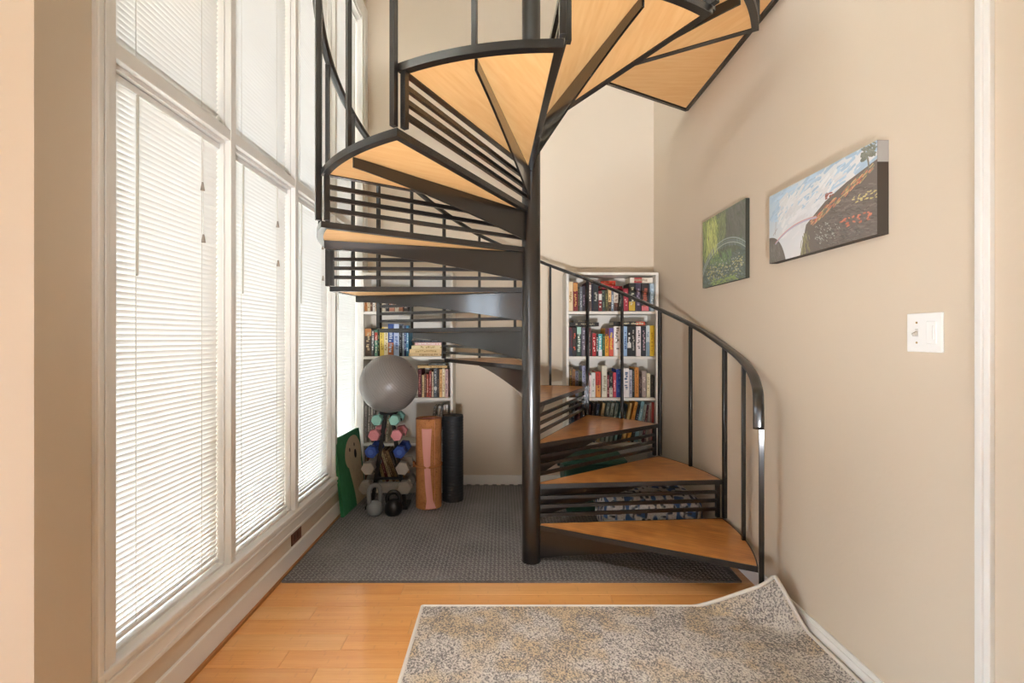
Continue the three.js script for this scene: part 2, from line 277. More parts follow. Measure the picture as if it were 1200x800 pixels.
// ---------------------------------------------------------------- window blinds
const tilt = 69 * Math.PI / 180;
function slatGeo(L) {       // a curved strip, inner edge up
  const w = 0.025, n = 4, pos = [], idx = [];
  for (let i = 0; i <= n; i++) {
    const t = (i / n - 0.5) * w, c = 0.0018 * (1 - (2 * i / n - 1) ** 2);
    const x = Math.cos(tilt) * t - Math.sin(tilt) * c, y = Math.sin(tilt) * t + Math.cos(tilt) * c;
    pos.push(x, y, -L / 2, x, y, L / 2); if (i < n) { const a = 2 * i; idx.push(a, a + 1, a + 2, a + 1, a + 3, a + 2); }
  }
  const g = new THREE.BufferGeometry(); g.setAttribute('position', new THREE.Float32BufferAttribute(pos, 3)); g.setIndex(idx); g.computeVertexNormals();
  g.setAttribute('uv', new THREE.Float32BufferAttribute(new Float32Array((n + 1) * 4), 2)); return g;
}
{
  const L = bay - 0.036 - 0.022, slat = slatGeo(L), rail = new RoundedBoxGeometry(0.025, 0.025, L, 2, 0.003), bottom = new RoundedBoxGeometry(0.022, 0.014, L, 2, 0.004);
  const where = ['nearest the wall corner', 'in the second bay', 'in the third bay', 'beside the bookcase'];
  for (let k = 0; k < 4; k++) for (const up of [0, 1]) {
    const d = winD0 + (k + 0.5) * bay, y0 = up ? 2.098 : 0.303, y1 = up ? HEAD - 0.03 : 2.016, X = XL - 0.044;
    const b = thing('window_blind', up ? `white mini blind over the upper window ${where[k]}` : `white mini blind over the tall lower window ${where[k]}`, 'blind', [X, y0, -d], 'mini blinds on the window wall');
    const h = y1 - y0; mesh('headrail', rail, M.rail, b).position.y = h - 0.0125; mesh('bottom_rail', bottom, M.rail, b).position.y = 0.007;
    const n = Math.round((h - 0.063) / 0.0186) + 1, pitch = (h - 0.063) / (n - 1);
    for (let i = 0; i < n; i++) { const s = mesh('slat', slat, M.slat, b); s.position.y = 0.027 + i * pitch; s.rotation.z = (rnd() - 0.5) * 0.05; s.rotation.x = (rnd() - 0.5) * 0.002; }
    for (const s of [-1, 1]) mesh('ladder_cord', [bx(0.007, 0.0082, 0.01, h - 0.02, s * L * 0.3 - 0.0008, s * L * 0.3 + 0.0008)], M.cord, b);
    if (!up) {
      mesh('tilt_wand', rod(V(0.022, h - 0.03, L * 0.32), V(0.02, h - 0.6, L * 0.32), 0.0035, 8), M.wand, b);
      for (const [z, y] of [[-L * 0.28, 1.5], [-L * 0.29, 1.3]]) { const c = mesh('pull_cord', rod(V(0.016, h - 0.02, z), V(0.018, y + 0.02, z), 0.0009, 5), M.cord, b); const t = new THREE.CylinderGeometry(0.003, 0.008, 0.032, 10); t.translate(0.018, y, z); mesh('tassel', t, M.tassel, c); }
    }
  }
}

// ---------------------------------------------------------------- the spiral staircase
const PX = 0.155, PZ = 2.4717, R = 1.0786, A0 = -25.6, ST = 29.727, RISE1 = 0.2107, RISE = 0.2139, DEG = Math.PI / 180;
const stair = thing('spiral_staircase', 'black steel spiral staircase with orange wooden treads round a pole', 'staircase', [PX, 0, -PZ]);
const pol = (deg, r, y) => V(r * Math.cos(deg * DEG), y, -r * Math.sin(deg * DEG));
{
  const pole = new THREE.LatheGeometry([[0, 0.01], [0.052, 0.01], [0.0525, 0.014], [0.05, 0.018], [0.05, 3.9], [0.03, 3.93], [0, 3.935]].map(([x, y]) => new THREE.Vector2(x, y)), 40);
  mesh('pole', pole, M.steel, stair);
  const sector = (r0, r1, a, b) => { const s = new THREE.Shape(); s.moveTo(r0 * Math.cos(a), r0 * Math.sin(a)); s.absarc(0, 0, r1, a, b, false); s.absarc(0, 0, r0, b, a, true); s.closePath(); return s; };
  const st = ST * DEG, Ri = R - 0.006, e = 0.007;
  const wood = slab(sector(0.052, Ri, e / 1.0, st - e), -0.012, -0.001, [], 20), ply = slab(sector(0.052, Ri, e, st - e), -0.0225, -0.0122, [], 20);
  // angle-iron edging
  const face = (deg) => bar(pol(deg, 0.05, -0.014), pol(deg, R, -0.014), 0.005, 0.026);
  const flangeShape = (deg, side) => { const o = side * 0.026, c = Math.cos(deg * DEG), s = Math.sin(deg * DEG); return slab([[0.052 * c, 0.052 * s], [R * c, R * s], [(R - 0.01) * c - o * s, (R - 0.01) * s + o * c], [0.08 * c - o * s, 0.08 * s + o * c]], -0.027, -0.023); };
  const frame = merge([face(0.14), face(ST - 0.14), flangeShape(0, 1), flangeShape(ST, -1), slab(sector(R - 0.005, R, 0, st), -0.027, 0, [], 24), slab(sector(R - 0.028, R - 0.005, 0, st), -0.027, -0.023, [], 24)]);
  // tapered stiffener under the middle
  const rib = (() => {
    const s = new THREE.Shape(), r0 = 0.046, r1 = R - 0.03; s.moveTo(r0, -0.0275); s.lineTo(r1, -0.0275);
    for (let i = 0; i <= 20; i++) { const t = 1 - i / 20; s.lineTo(r0 + (r1 - r0) * t, -0.0275 - 0.036 - 0.118 * Math.pow(1 - t, 1.45)); }
    s.closePath(); const g = new THREE.ExtrudeGeometry(s, { depth: 0.008, bevelEnabled: true, bevelThickness: 0.0008, bevelSize: 0.0008, bevelSegments: 1 }); g.translate(0, 0, -0.004); g.rotateY(ST * DEG / 2); return metres(g);
  })();
  const post = bar(pol(0.9, R - 0.018, -0.026), pol(0.9, R - 0.018, -RISE), 0.02);
  const rbar = (y) => bar(pol(0.9, 0.048, y), pol(0.9, R - 0.026, y), 0.015, 0.018);
  const bars = [1, 2, 3].map((k) => rbar(-0.026 - k * 0.0475));
  const topY = (n) => RISE1 + RISE * (n - 1);
  for (let n = 1; n <= 12; n++) {
    const t = mesh('tread', wood, M.tread, stair); t.position.y = topY(n); t.rotation.y = (A0 + ST * (n - 1)) * DEG;
    mesh('underside_panel', ply, M.ply, t).userData.label = 'pale plywood underside'; mesh('edge_frame', frame, M.steel, t); mesh('stiffener_rib', rib, M.steel, t);
    if (n > 1) { mesh('riser_post', post, M.steel, t); for (const b of bars) mesh('riser_bar', b, M.steel, t); }
  }
  // landing against the picture wall
  {
    const y = topY(13), ex = 1.243 - PX, k = Math.tan((A0 + ST * 12) * DEG), fr = [[0.02, 0.03], [0.02, 0.02 * k], [ex, ex * k], [ex, 0.6]];
    const inset = [[0.06, 0.03], [0.08, 0.02 * k], [ex - 0.02, ex * k + 0.03], [ex - 0.02, 0.565]];
    const l = mesh('landing', slab(inset, y - 0.012, y - 0.001), M.tread, stair); l.userData.label = 'wooden landing against the wall';
    mesh('underside_panel', slab(inset, y - 0.024, y - 0.0122), M.ply, l).userData.label = 'pale plywood underside';
    const P = fr.map(([a, b]) => V(a, y - 0.014, -b));
    mesh('edge_frame', [bar(P[1], P[2], 0.02, 0.028), bar(P[2], P[3], 0.02, 0.028), bar(P[3], P[0], 0.02, 0.028)], M.steel, l);
    const a = A0 + ST * 12; mesh('riser_post', bar(pol(a, R - 0.01, y - 0.026), pol(a, R - 0.01, y - RISE), 0.02), M.steel, l);
    for (let q = 1; q <= 3; q++) mesh('riser_bar', bar(pol(a, 0.048, y - 0.026 - q * 0.0475), pol(a, R - 0.026, y - 0.026 - q * 0.0475), 0.006, 0.017), M.steel, l);
  }
  // handrail: height over the line of nosings, by angle
  const tab = [[-26, 0.78], [4, 0.757], [34, 0.775], [64, 0.81], [108, 0.835], [133, 0.89], [160, 0.94], [185, 0.98], [400, 1.0]];
  const over = (a) => { for (let i = 1; i < tab.length; i++) if (a <= tab[i][0]) { const t = (a - tab[i - 1][0]) / (tab[i][0] - tab[i - 1][0]); return tab[i - 1][1] + t * (tab[i][1] - tab[i - 1][1]); } return 1; };
  const railY = (a) => topY(1) + RISE * (a - A0) / ST + over(a);
  const path = [[-26.6, 0.82], [-26.6, 0.87], [-26.3, 0.925], [-25, 0.972], [-22, 1.0]].map(([a, y]) => pol(a, R, y));
  for (let a = -17; a <= 331; a += 6) path.push(pol(a, R, railY(a)));
  const curve = new THREE.CatmullRomCurve3(path), N = 260, prof = []; for (let i = 0; i < 14; i++) { const t = i / 14 * 2 * Math.PI; prof.push([0.022 * Math.sign(Math.cos(t)) * Math.pow(Math.abs(Math.cos(t)), 0.7), 0.012 * Math.sign(Math.sin(t)) * Math.pow(Math.abs(Math.sin(t)), 0.7)]); }
  const pos = [], idx = [], m = prof.length;
  for (let i = 0; i <= N; i++) {
    const p = curve.getPoint(i / N), T = curve.getTangent(i / N), side = V(p.x, 0, p.z).normalize(); side.addScaledVector(T, -side.dot(T)).normalize(); const u = V().crossVectors(T, side).normalize();
    for (const [a, b] of prof) pos.push(p.x + side.x * a + u.x * b, p.y + side.y * a + u.y * b, p.z + side.z * a + u.z * b);
    if (i < N) for (let j = 0; j < m; j++) { const q = i * m + j, w = i * m + (j + 1) % m; idx.push(q, w, q + m, w, w + m, q + m); }
  }
  for (const i of [0, N]) { const c = pos.length / 3, p = curve.getPoint(i / N); pos.push(p.x, p.y, p.z); for (let j = 0; j < m; j++) { const q = i * m + j, w = i * m + (j + 1) % m; i ? idx.push(q, w, c) : idx.push(w, q, c); } }
  const hg = new THREE.BufferGeometry(); hg.setAttribute('position', new THREE.Float32BufferAttribute(pos, 3)); hg.setIndex(idx); hg.computeVertexNormals(); hg.setAttribute('uv', new THREE.Float32BufferAttribute(new Float32Array(pos.length / 3 * 2), 2));
  mesh('handrail', hg, M.steel, stair);
  // balusters: one at every nosing, one at the middle of every tread
  for (let n = 1; n <= 13; n++) {
    const a = A0 + ST * (n - 1), b = a + ST / 2;
    const foot = n === 1 ? 0.005 : topY(n - 1), top = n === 1 ? 0.9 : railY(a) - 0.008;
    if (n < 13) { const g = rbx(-0.0105, 0.0105, 0, top - foot, -0.0105, 0.0105, 0.002, 1); const q = mesh('baluster', g, M.steel, stair); q.position.copy(pol(a - 0.25, R + 0.0115, foot)); q.rotation.y = a * DEG; }
    if (n < 13) { const f = topY(n) - 0.003, g = rbx(-0.009, 0.009, 0, railY(b) - 0.008 - f, -0.009, 0.009, 0.002, 1); const q = mesh('baluster', g, M.steel, stair); q.position.copy(pol(b, R - 0.011, f)); q.rotation.y = b * DEG; }
  }
}

// ---------------------------------------------------------------- mat and rug
{
  const pts = [[-1.1, -3.755]], t = 0.035; let x = -1.1, up = 0;      // toothed far edge
  while (x < 1.18) { pts.push([x, up ? -3.755 : -3.735]); x += t; pts.push([Math.min(x, 1.18), up ? -3.755 : -3.735]); up ^= 1; }
  const plan = pts.slice(1).map(([a, b]) => [a, -b]); plan.push([1.205, 2.6], [1.19, 2.262], [-1.1, 2.262]);
  const m = mesh('floor_mat', slab(plan, 0.0005, 0.0105), M.rubber); tag(m, 'dark grey rubber gym mat with raised pattern under the stair', 'mat');
  const loz = new THREE.SphereGeometry(1, 8, 3, 0, 2 * Math.PI, 0, Math.PI / 2).scale(0.0105, 0.002, 0.0034), p = 0.0215, spots = [];
  for (let i = 0; i < 105; i++) for (let j = 0; j < 67; j++) { const x = -1.085 + i * p, d = 2.275 + j * p; if (x < 1.185 && d < 3.72) spots.push([x, d, (i + j) % 2]); }
  const im = new THREE.InstancedMesh(loz, std({ color: '#918d8a', roughness: 0.45 }), spots.length), q = new THREE.Matrix4();
  spots.forEach(([x, d, k], i) => { q.makeRotationY(k ? 0.785 : -0.785).setPosition(x, 0.0103, -d); im.setMatrixAt(i, q); }); im.name = 'raised_pattern'; im.userData.kind = 'stuff'; shadows(im); m.add(im);
}
{
  const nu = 80, nv = 100, L = 1.75, W = 1.6, x0 = -0.362, dB = 2.054, pos = [], uv = [], idx = [];
  const at = (u, v) => {
    let x = x0 + u * W, d = dB - v * L, y = 0.011; const w = Math.max(0, 1 - ((1 - u) * W / 0.37 + v * L / 0.23)), k = w * w * (3 - 2 * w) * 0.35 + w * 0.65;
    if (x > 1.14) { const q = (x - 1.14) / 0.1; x = 1.14 + 0.1 * (q - 0.12 * q * q); y += 0.03 * q * q; }
    return [x - 0.062 * k, y + 0.165 * k, d - 0.105 * k];
  };
  for (let layer = 0; layer < 2; layer++) for (let j = 0; j <= nv; j++) for (let i = 0; i <= nu; i++) {
    const u = i / nu, v = Math.pow(j / nv, 1.3), [x, y, d] = at(u, v); pos.push(x, y - (layer ? 0.009 : 0), -d); uv.push(u * W, v * L);
  }
  const id = (l, i, j) => l * (nu + 1) * (nv + 1) + j * (nu + 1) + i;
  for (let j = 0; j < nv; j++) for (let i = 0; i < nu; i++) for (const l of [0, 1]) { const a = id(l, i, j), b = id(l, i + 1, j), c = id(l, i, j + 1), d = id(l, i + 1, j + 1); l ? idx.push(a, b, c, b, d, c) : idx.push(a, c, b, b, c, d); }
  const edge = (a, b, c, d) => idx.push(a, b, c, b, d, c);
  for (let i = 0; i < nu; i++) { edge(id(0, i, 0), id(0, i + 1, 0), id(1, i, 0), id(1, i + 1, 0)); edge(id(0, i + 1, nv), id(0, i, nv), id(1, i + 1, nv), id(1, i, nv)); }
  for (let j = 0; j < nv; j++) { edge(id(0, 0, j + 1), id(0, 0, j), id(1, 0, j + 1), id(1, 0, j)); edge(id(0, nu, j), id(0, nu, j + 1), id(1, nu, j), id(1, nu, j + 1)); }
  const g = new THREE.BufferGeometry(); g.setAttribute('position', new THREE.Float32BufferAttribute(pos, 3)); g.setAttribute('uv', new THREE.Float32BufferAttribute(uv, 2)); g.setIndex(idx); g.computeVertexNormals();
  const r = mesh('area_rug', g, M.rug); tag(r, 'mottled grey and ochre rug with one corner propped on the stair post', 'rug');
  const P = (u, v) => { const [x, y, d] = at(u, v); return V(x, y - 0.004, -d); }, pts = [];
  for (let j = 60; j >= 0; j--) pts.push(P(0, j / 60)); for (let i = 1; i <= 80; i++) pts.push(P(i / 80, 0)); for (let j = 1; j <= 80; j++) pts.push(P(1, j / 80));
  const tube = new THREE.TubeGeometry(new THREE.CatmullRomCurve3(pts, false, 'catmullrom', 0.2), 420, 0.0085, 6); mesh('binding', tube, M.binding, r).userData.label = 'pale edge binding';
}

// ---------------------------------------------------------------- bookcases and books
const BF = 3.535, SP = 3.56, S = SP / FOCAL;            // front of the cases, front of the spines, metres per photo pixel there
const shelfY = [1.425, 1.074, 0.752, 0.4, 0.09];
function bookcase(x0, x1, label) {
  const b = thing('bookcase', label, 'bookcase', [(x0 + x1) / 2, 0.0105, -(BF + 0.11)]), w = (x1 - x0) / 2, H = 1.717;
  for (const s of [-1, 1]) mesh('side_panel', rbx(s * w, s * (w - 0.02), 0, H, -0.11, 0.11, 0.002, 1), M.case_, b);
  mesh('top_panel', rbx(-w + 0.0201, w - 0.0201, H - 0.02, H, -0.11, 0.108, 0.002, 1), M.case_, b);
  for (const y of shelfY) mesh('shelf', rbx(-w + 0.0201, w - 0.0201, y - 0.0105 - 0.022, y - 0.0105, -0.108, 0.103, 0.002, 1), M.case_, b);
  mesh('back_panel', bx(-w + 0.0201, w - 0.0201, 0.02, H - 0.02, 0.1035, 0.109), M.case_, b);
  mesh('kickboard', bx(-w + 0.0201, w - 0.0201, 0, 0.055, -0.1, -0.085), M.case_, b);
}
const caseL = [-1.1, -0.387], caseR = [0.495, 1.212];
bookcase(...caseR, 'white bookcase behind the handrail by the picture wall, filled with books');
bookcase(...caseL, 'white bookcase in the window corner behind the exercise ball');
const bookMat = {}; const bm = (c) => (bookMat[c] ??= std({ color: c, roughness: 0.55 }));
const ORD = ['first', 'second', 'third', 'fourth', 'fifth', 'sixth', 'seventh', 'eighth', 'ninth', 'tenth', 'eleventh', 'twelfth', 'thirteenth', 'fourteenth', 'fifteenth', 'sixteenth', 'seventeenth', 'eighteenth', 'nineteenth', 'twentieth', 'twenty-first', 'twenty-second', 'twenty-third', 'twenty-fourth', 'twenty-fifth'];
// spine marks: rows of short strokes, w by h at the front face
function marks(w, h) {
  const out = []; let y = h * rr(0.12, 0.25); const end = h * rr(0.75, 0.92), mw = w * rr(0.35, 0.6);
  while (y < end) { const L = rr(0.004, 0.016); if (rnd() < 0.8) { const k = mw * rr(0.6, 1) / 2; out.push(new THREE.BoxGeometry(2 * k, L, 0.0006).translate((rnd() - 0.5) * (w - 2 * k) * 0.4, y + L / 2, 0.0003)); } y += L + rr(0.002, 0.006); }
  if (!out.length) out.push(new THREE.BoxGeometry(mw, h * 0.2, 0.0006).translate(0, h / 2, 0.0003)); return merge(out);
}
// w thick, h tall, dp deep; origin at the foot of the spine
function book(w, h, dp, col, ink, band, label, group, pos, rotZ = 0) {
  const b = thing('book', label, 'book', pos, group); b.rotation.z = rotZ;
  const t = Math.min(0.0022, w * 0.14);
  mesh('cover', [rbx(-w / 2, w / 2, 0, h, 0, t, t * 0.3, 1), bx(-w / 2, -w / 2 + t, 0, h, t, dp), bx(w / 2 - t, w / 2, 0, h, t, dp)], bm(col), b);
  mesh('pages', bx(-w / 2 + t, w / 2 - t, 0.003, h - 0.003, t, dp - 0.003), M.pages, b);
  if (band) mesh('spine_band', bx(-w / 2 + 0.0004, w / 2 - 0.0004, h * band[1], h * band[2], -0.0005, 0.0002), bm(band[0]), b);
  if (ink) { const m = mesh('title_marks', marks(w, h), bm(ink), b); m.position.z = 0.0004; m.userData.kind = 'stuff'; }
  return b;
}
function settle(rows, [a, b]) {     // slide books along the shelf until none cuts into another or into a side panel
  const lo = VPX + (a + 0.0205) / S, hi = VPX + (b - 0.0205) / S, n = rows.length, T = (i) => Math.tan((rows[i][7] ?? 0) * DEG), Hc = (i) => rows[i][2] * Math.cos((rows[i][7] ?? 0) * DEG);
  const wide = (i) => (rows[i][1] - rows[i][0]) / Math.cos((rows[i][7] ?? 0) * DEG), put = (i, left) => { const w = rows[i][1] - rows[i][0], c = left + wide(i) / 2; rows[i][0] = c - w / 2; rows[i][1] = c + w / 2; }, L = (i) => (rows[i][0] + rows[i][1]) / 2 - wide(i) / 2;
  for (let i = n - 1; i >= 0; i--) { const lim = i === n - 1 ? hi - Math.max(0, Hc(i) * T(i)) : L(i + 1) + Math.min(0, Math.min(Hc(i), Hc(i + 1)) * (T(i + 1) - T(i))) - 0.1; if (L(i) + wide(i) > lim) put(i, lim - wide(i)); }
  for (let i = 0; i < n; i++) { const lim = i ? L(i - 1) + wide(i - 1) + Math.max(0, Math.min(Hc(i), Hc(i - 1)) * (T(i - 1) - T(i))) + 0.1 : lo + Math.max(0, -Hc(i) * T(i)); if (L(i) < lim) put(i, lim); }
}
function upright(rows, shelf, cse, word, which, lean = 0, dpth = 0.16) {
  settle(rows, cse);
  rows.forEach(([x0, x1, h, col, ink, desc, band, ln], i) => {
    const l = (ln ?? lean) * DEG, w = (x1 - x0) * S - 0.0008, y = shelfY[shelf], hh = h * S;
    const lift = Math.abs(Math.sin(l)) * w / 2 + 0.0004;
    book(w, hh, Math.min(dpth, 0.165), col, ink, band, `${desc} book, ${ORD[i]} from window side, ${word} shelf, bookcase ${which}`, `books on the ${word} shelf ${which}`, [((x0 + x1) / 2 - VPX) * S, y + lift, -SP - rr(0, 0.006)], -l);
  });
}
function flat(rows, shelf, word, which) {
  rows.forEach(([x0, x1, yb, th, col, ink, desc, band]) => {
    const h = (x1 - x0) * S, w = th * S - 0.0006, b = book(w, h, 0.15, col, ink, band, `${desc} book lying flat on the ${word} shelf of bookcase ${which}`, `flat books on the ${word} shelf ${which}`, [(x0 - VPX) * S, shelfY[shelf] + (yb + th / 2) * S, -SP - 0.004], -Math.PI / 2);
  });
}
const RC = 'behind handrail', LC = 'behind exercise ball';
upright([
  [666.6, 672, 35, '#e8cfa6', '#b7925e', 'cream'], [672, 677.4, 34, '#7a1e1a', '#d9a25a', 'dark red', ['#c58a4a', 0.7, 0.98]], [677.4, 679.6, 29, '#3a3320', '#6e6a4a', 'thin olive brown'], [679.6, 682.6, 29, '#6d7278', '#b8b8b8', 'slate grey'],
  [682.6, 686, 30, '#3b3037', '#8a7480', 'charcoal purple'], [686, 689.6, 34, '#3a1416', '#8c4a40', 'maroon black'], [689.6, 693.4, 34, '#5d4840', '#e5ddd0', 'brown with white lettering'], [693.4, 695, 32, '#20243a', null, 'thin navy'],
  [695, 701, 33, '#2c2e2f', '#b9b7ac', 'black with grey lettering'], [701, 705, 24, '#83282c', '#ece6de', 'short crimson', ['#d8d0c6', 0.55, 0.85]], [705, 708.4, 25, '#37463e', '#8f9a80', 'short dark green'], [708.4, 712, 25, '#4c4426', '#8a8450', 'short olive'],
  [712, 715.6, 26, '#e9c487', '#7d5a2e', 'short cream', ['#3a2c22', 0.0, 0.42]], [715.8, 718.6, 24, '#6f7d8c', '#d2d6da', 'short blue grey'], [718.8, 724, 24, '#d8cfc0', '#7a4a34', 'short white', ['#4a2a22', 0, 0.42]], [724, 729.6, 24, '#40413f', '#9a9a92', 'short dark grey'],
  [730, 736, 27, '#a3303e', '#e2a2a0', 'crimson rose'], [737, 744.6, 33, '#2f2f2a', '#d6d2b8', 'black with yellow foot', ['#c9a53c', 0.02, 0.35]], [745, 751.2, 33, '#43384a', '#9a8ca0', 'dark plum'], [752, 760.6, 33, '#3a3230', '#b4614c', 'black with pink foot', ['#d4747a', 0.02, 0.2]], [762, 766.6, 33, '#a9bcc8', '#e2ecf2', 'pale blue'],
], 0, caseR, 'top', RC);
flat([[704, 721.5, 30.2, 5.6, '#d13a24', '#f0a080', 'scarlet'], [706, 729.4, 26.6, 3.4, '#a81e2e', '#e08080', 'crimson'], [738.5, 765.5, 33.5, 6.4, '#e6dccb', '#b09a80', 'white', ['#a83430', 0.18, 0.52]]], 0, 'top', RC);
upright([
  [666.6, 670.8, 34, '#5c1a20', '#33303e', 'dark red', ['#2a2c40', 0, 0.3]], [671, 675.6, 34, '#2a1a16', '#cf5230', 'black with orange lettering'], [676, 681, 35, '#2f4638', '#cfd8c8', 'dark green with mint top', ['#a9d0be', 0.74, 0.98]], [681.4, 686.4, 34, '#6a626c', '#b8aeb8', 'grey purple'], [688, 693, 33, '#5a2626', '#a08078', 'maroon'], [693, 694.4, 30, '#3a2c22', null, 'thin brown'],
  [694.4, 698.6, 27, '#b8282c', '#eec2b8', 'short red'], [698.8, 701.2, 26, '#2a2a2a', '#e6e6e2', 'short black and white'], [701.4, 705.6, 26, '#56bcc0', '#e8f0ee', 'short turquoise', ['#e9e4ea', 0, 0.3]], [705.8, 709.2, 26, '#35502e', '#8aa060', 'short green'], [709.2, 713.6, 33, '#e6a32c', '#b06a14', 'orange yellow', ['#5c2834', 0.72, 1]], [713.8, 719, 33, '#d65a44', '#e8c14a', 'red and yellow', ['#6a5aa8', 0.66, 1]], [719.4, 727.4, 35, '#efe6e0', '#7a6a5c', 'wide white'], [727.8, 730.6, 34, '#2e3a3c', '#7c8a88', 'dark teal'],
  [730.8, 735, 35, '#9db9d6', '#3c5486', 'light blue'], [735.2, 739.8, 35, '#2a2826', '#e4e0d8', 'black with white label', ['#d8d4cc', 0.28, 0.45]], [740, 745.2, 35, '#2c2a28', '#a8a49a', 'black'], [745.6, 751.2, 35, '#ebdcd8', '#6a5a58', 'blush white'], [752, 757.2, 35, '#35363a', '#b2929a', 'charcoal'], [757.4, 761.6, 36, '#c6cfd0', '#8898a4', 'pale grey', ['#7f97a6', 0, 0.45]], [761.8, 767, 36, '#e3bc2e', '#c89a1c', 'bright yellow'],
], 1, caseR, 'second', RC);
flat([[667.5, 702, 35.3, 4.4, '#241d16', '#b0a68a', 'long black'], [672, 690, 39.8, 2.6, '#4a4030', '#8a7a58', 'small dark'], [719, 757, 36.3, 4.4, '#1f1a16', '#c9c0a0', 'black and orange', ['#c8553c', 0.7, 0.98]]], 1, 'second', RC);
upright([
  [666.8, 670.8, 36, '#5a4422', '#a8863c', 'brown ribbed'], [671, 674.2, 33, '#9a6636', '#6a4420', 'tan brown'], [674.4, 678, 31, '#6a6470', '#2a2228', 'grey purple'], [678, 682.2, 31, '#4e5232', '#2a2c22', 'olive'], [682.4, 687.2, 37, '#a8a8c0', '#6c6c8c', 'lilac grey'], [689.4, 693, 26, '#ecdada', '#c4a8a8', 'short pinkish white'], [693, 697.8, 29, '#e6e2da', '#a9a49c', 'white'], [698.4, 704.2, 30, '#c83420', '#8a1e14', 'red', ['#e09240', 0, 0.48]],
  [705.4, 711.4, 37, '#e2dcc6', '#a89c7c', 'tall cream'], [711.6, 714, 26, '#7a2c2c', '#d8a8a0', 'slim dark red'], [714.2, 718.2, 29, '#1f1c1a', '#8c8478', 'black', ['#dcd0bc', 0.02, 0.38]], [718.6, 722.2, 29, '#c23c4c', '#e8b0b0', 'rose red'], [722.4, 728.2, 33, '#2c4a9c', '#5c7cc0', 'royal blue'], [730.6, 737.2, 34, '#ece4e0', '#5a6c88', 'white with blue lettering'], [737.4, 741, 32, '#b9b6c0', '#8a8694', 'lilac'], [741.2, 743.8, 33, '#2e3230', '#788078', 'slim black'],
  [744, 748.6, 35, '#d08a3c', '#b06a24', 'orange tan'], [748.8, 752.2, 26, '#43302c', '#8a6a60', 'dark brown'], [752.4, 757.6, 31, '#a8968c', '#d8c8bc', 'dusty pink'], [758, 762, 28, '#e2d4ae', '#b8a478', 'cream'], [762.4, 766.6, 26, '#3e342c', '#6e6054', 'short dark brown'],
], 2, caseR, 'third', RC);
upright([
  [666.8, 669.5, 44, '#2c2a2c', '#888', 'black', null, 0], [670, 673, 44, '#33404a', '#9aa', 'dark slate', null, 0], [674.5, 677.5, 44, '#5a3038', '#a88', 'wine', null, 5], [678.5, 682, 45, '#28303c', '#aab', 'navy', null, 6], [684, 687, 44, '#6a3036', '#c99', 'dark red', null, 7], [688.5, 692, 46, '#3a3238', '#999', 'charcoal', null, 8], [693.5, 697, 45, '#3c4a66', '#abc', 'dull blue', null, 8],
  [699, 702.5, 46, '#c9b287', '#876', 'buff', null, 9], [704, 707.5, 46, '#8b9a94', '#cdd', 'sage grey', null, 10], [709, 712.5, 46, '#a3ada6', '#677', 'pale sage', null, 10], [714, 717.5, 46, '#7d908c', '#cdd', 'grey green', null, 10], [719.5, 722.5, 46, '#5f8a8c', '#bdd', 'teal', null, 11], [724.5, 727.5, 45, '#2a3a3c', '#799', 'black green', null, 11], [729.5, 732.5, 46, '#d9b06a', '#a83', 'straw', null, 11], [734.5, 738.2, 48, '#d8923a', '#b5701f', 'orange', null, 12], [740.5, 744, 44, '#1f2226', '#778', 'black', null, 11], [746, 750.2, 48, '#86aeb4', '#c6dcdc', 'light teal', null, 10], [751.8, 754.6, 45, '#a0a89c', '#667', 'grey', null, 9], [756, 758.6, 44, '#5e2a30', '#b88', 'maroon', null, 8], [759.8, 762, 46, '#c9bfb2', '#987', 'pale grey', null, 5], [763.6, 766.6, 47, '#d8b0a4', '#b5443a', 'pale pink', ['#b8443a', 0, 1], 0],
], 3, caseR, 'fourth', RC);
// the case in the window corner
upright([[426, 429, 27, '#c07a3c', '#6a3a1c', 'burnt orange'], [429.4, 432.4, 26, '#e2cfae', '#a8865c', 'cream'], [432.6, 435.4, 25, '#5a3a2c', '#b89a80', 'brown'], [435.8, 438.8, 27, '#e6e0d6', '#8a8478', 'white'], [439, 441.6, 26, '#d8b088', '#8a6040', 'tan'], [442, 444.8, 27, '#e9dcc8', '#a89070', 'ivory'], [445, 448.4, 27, '#dccdb4', '#87765c', 'pale beige'], [448.6, 451.4, 26, '#e8e0d0', '#9a8c74', 'off white'], [452, 455, 28, '#2e2a2c', '#8a8488', 'black'], [456, 462, 27, '#d89a80', '#f0d8cc', 'salmon'], [462.4, 467, 26, '#e4d4c0', '#a88c70', 'light cream'], [467.4, 472, 27, '#b87a5c', '#e6c8b4', 'terracotta'], [473, 478, 26, '#3c3436', '#b8a8a0', 'dark plum']], 0, caseL, 'top', LC);
upright([
  [423.4, 431, 33, '#4a3a2c', '#c9b48a', 'dark brown', ['#c98a54', 0.72, 0.98]], [432, 435.6, 31, '#55585a', '#dcd8d0', 'grey'], [436, 439.6, 31, '#5c8a72', '#e2d8c8', 'green', ['#b84a3c', 0.6, 0.9]], [439.8, 442.2, 32, '#2c3a2a', '#9ab06a', 'dark green'], [442.6, 447.4, 34, '#e6c95c', '#a8862c', 'yellow'], [447.8, 452.4, 34, '#efe0b8', '#b89c64', 'pale yellow'], [453, 459.6, 38, '#2e4a8a', '#c8d2e2', 'blue', ['#b8683a', 0.02, 0.42]], [460, 466.2, 38, '#b9c6de', '#6a7cac', 'light blue'], [466.6, 470.2, 36, '#1f2226', '#8a8e94', 'black'], [470.6, 472.8, 36, '#8a949a', '#d8dcde', 'slim grey'], [473, 475.2, 36, '#22305a', '#94a2c4', 'navy'], [475.4, 478.4, 36, '#3c7a9a', '#c2dae4', 'teal blue'],
], 1, caseL, 'second', LC);
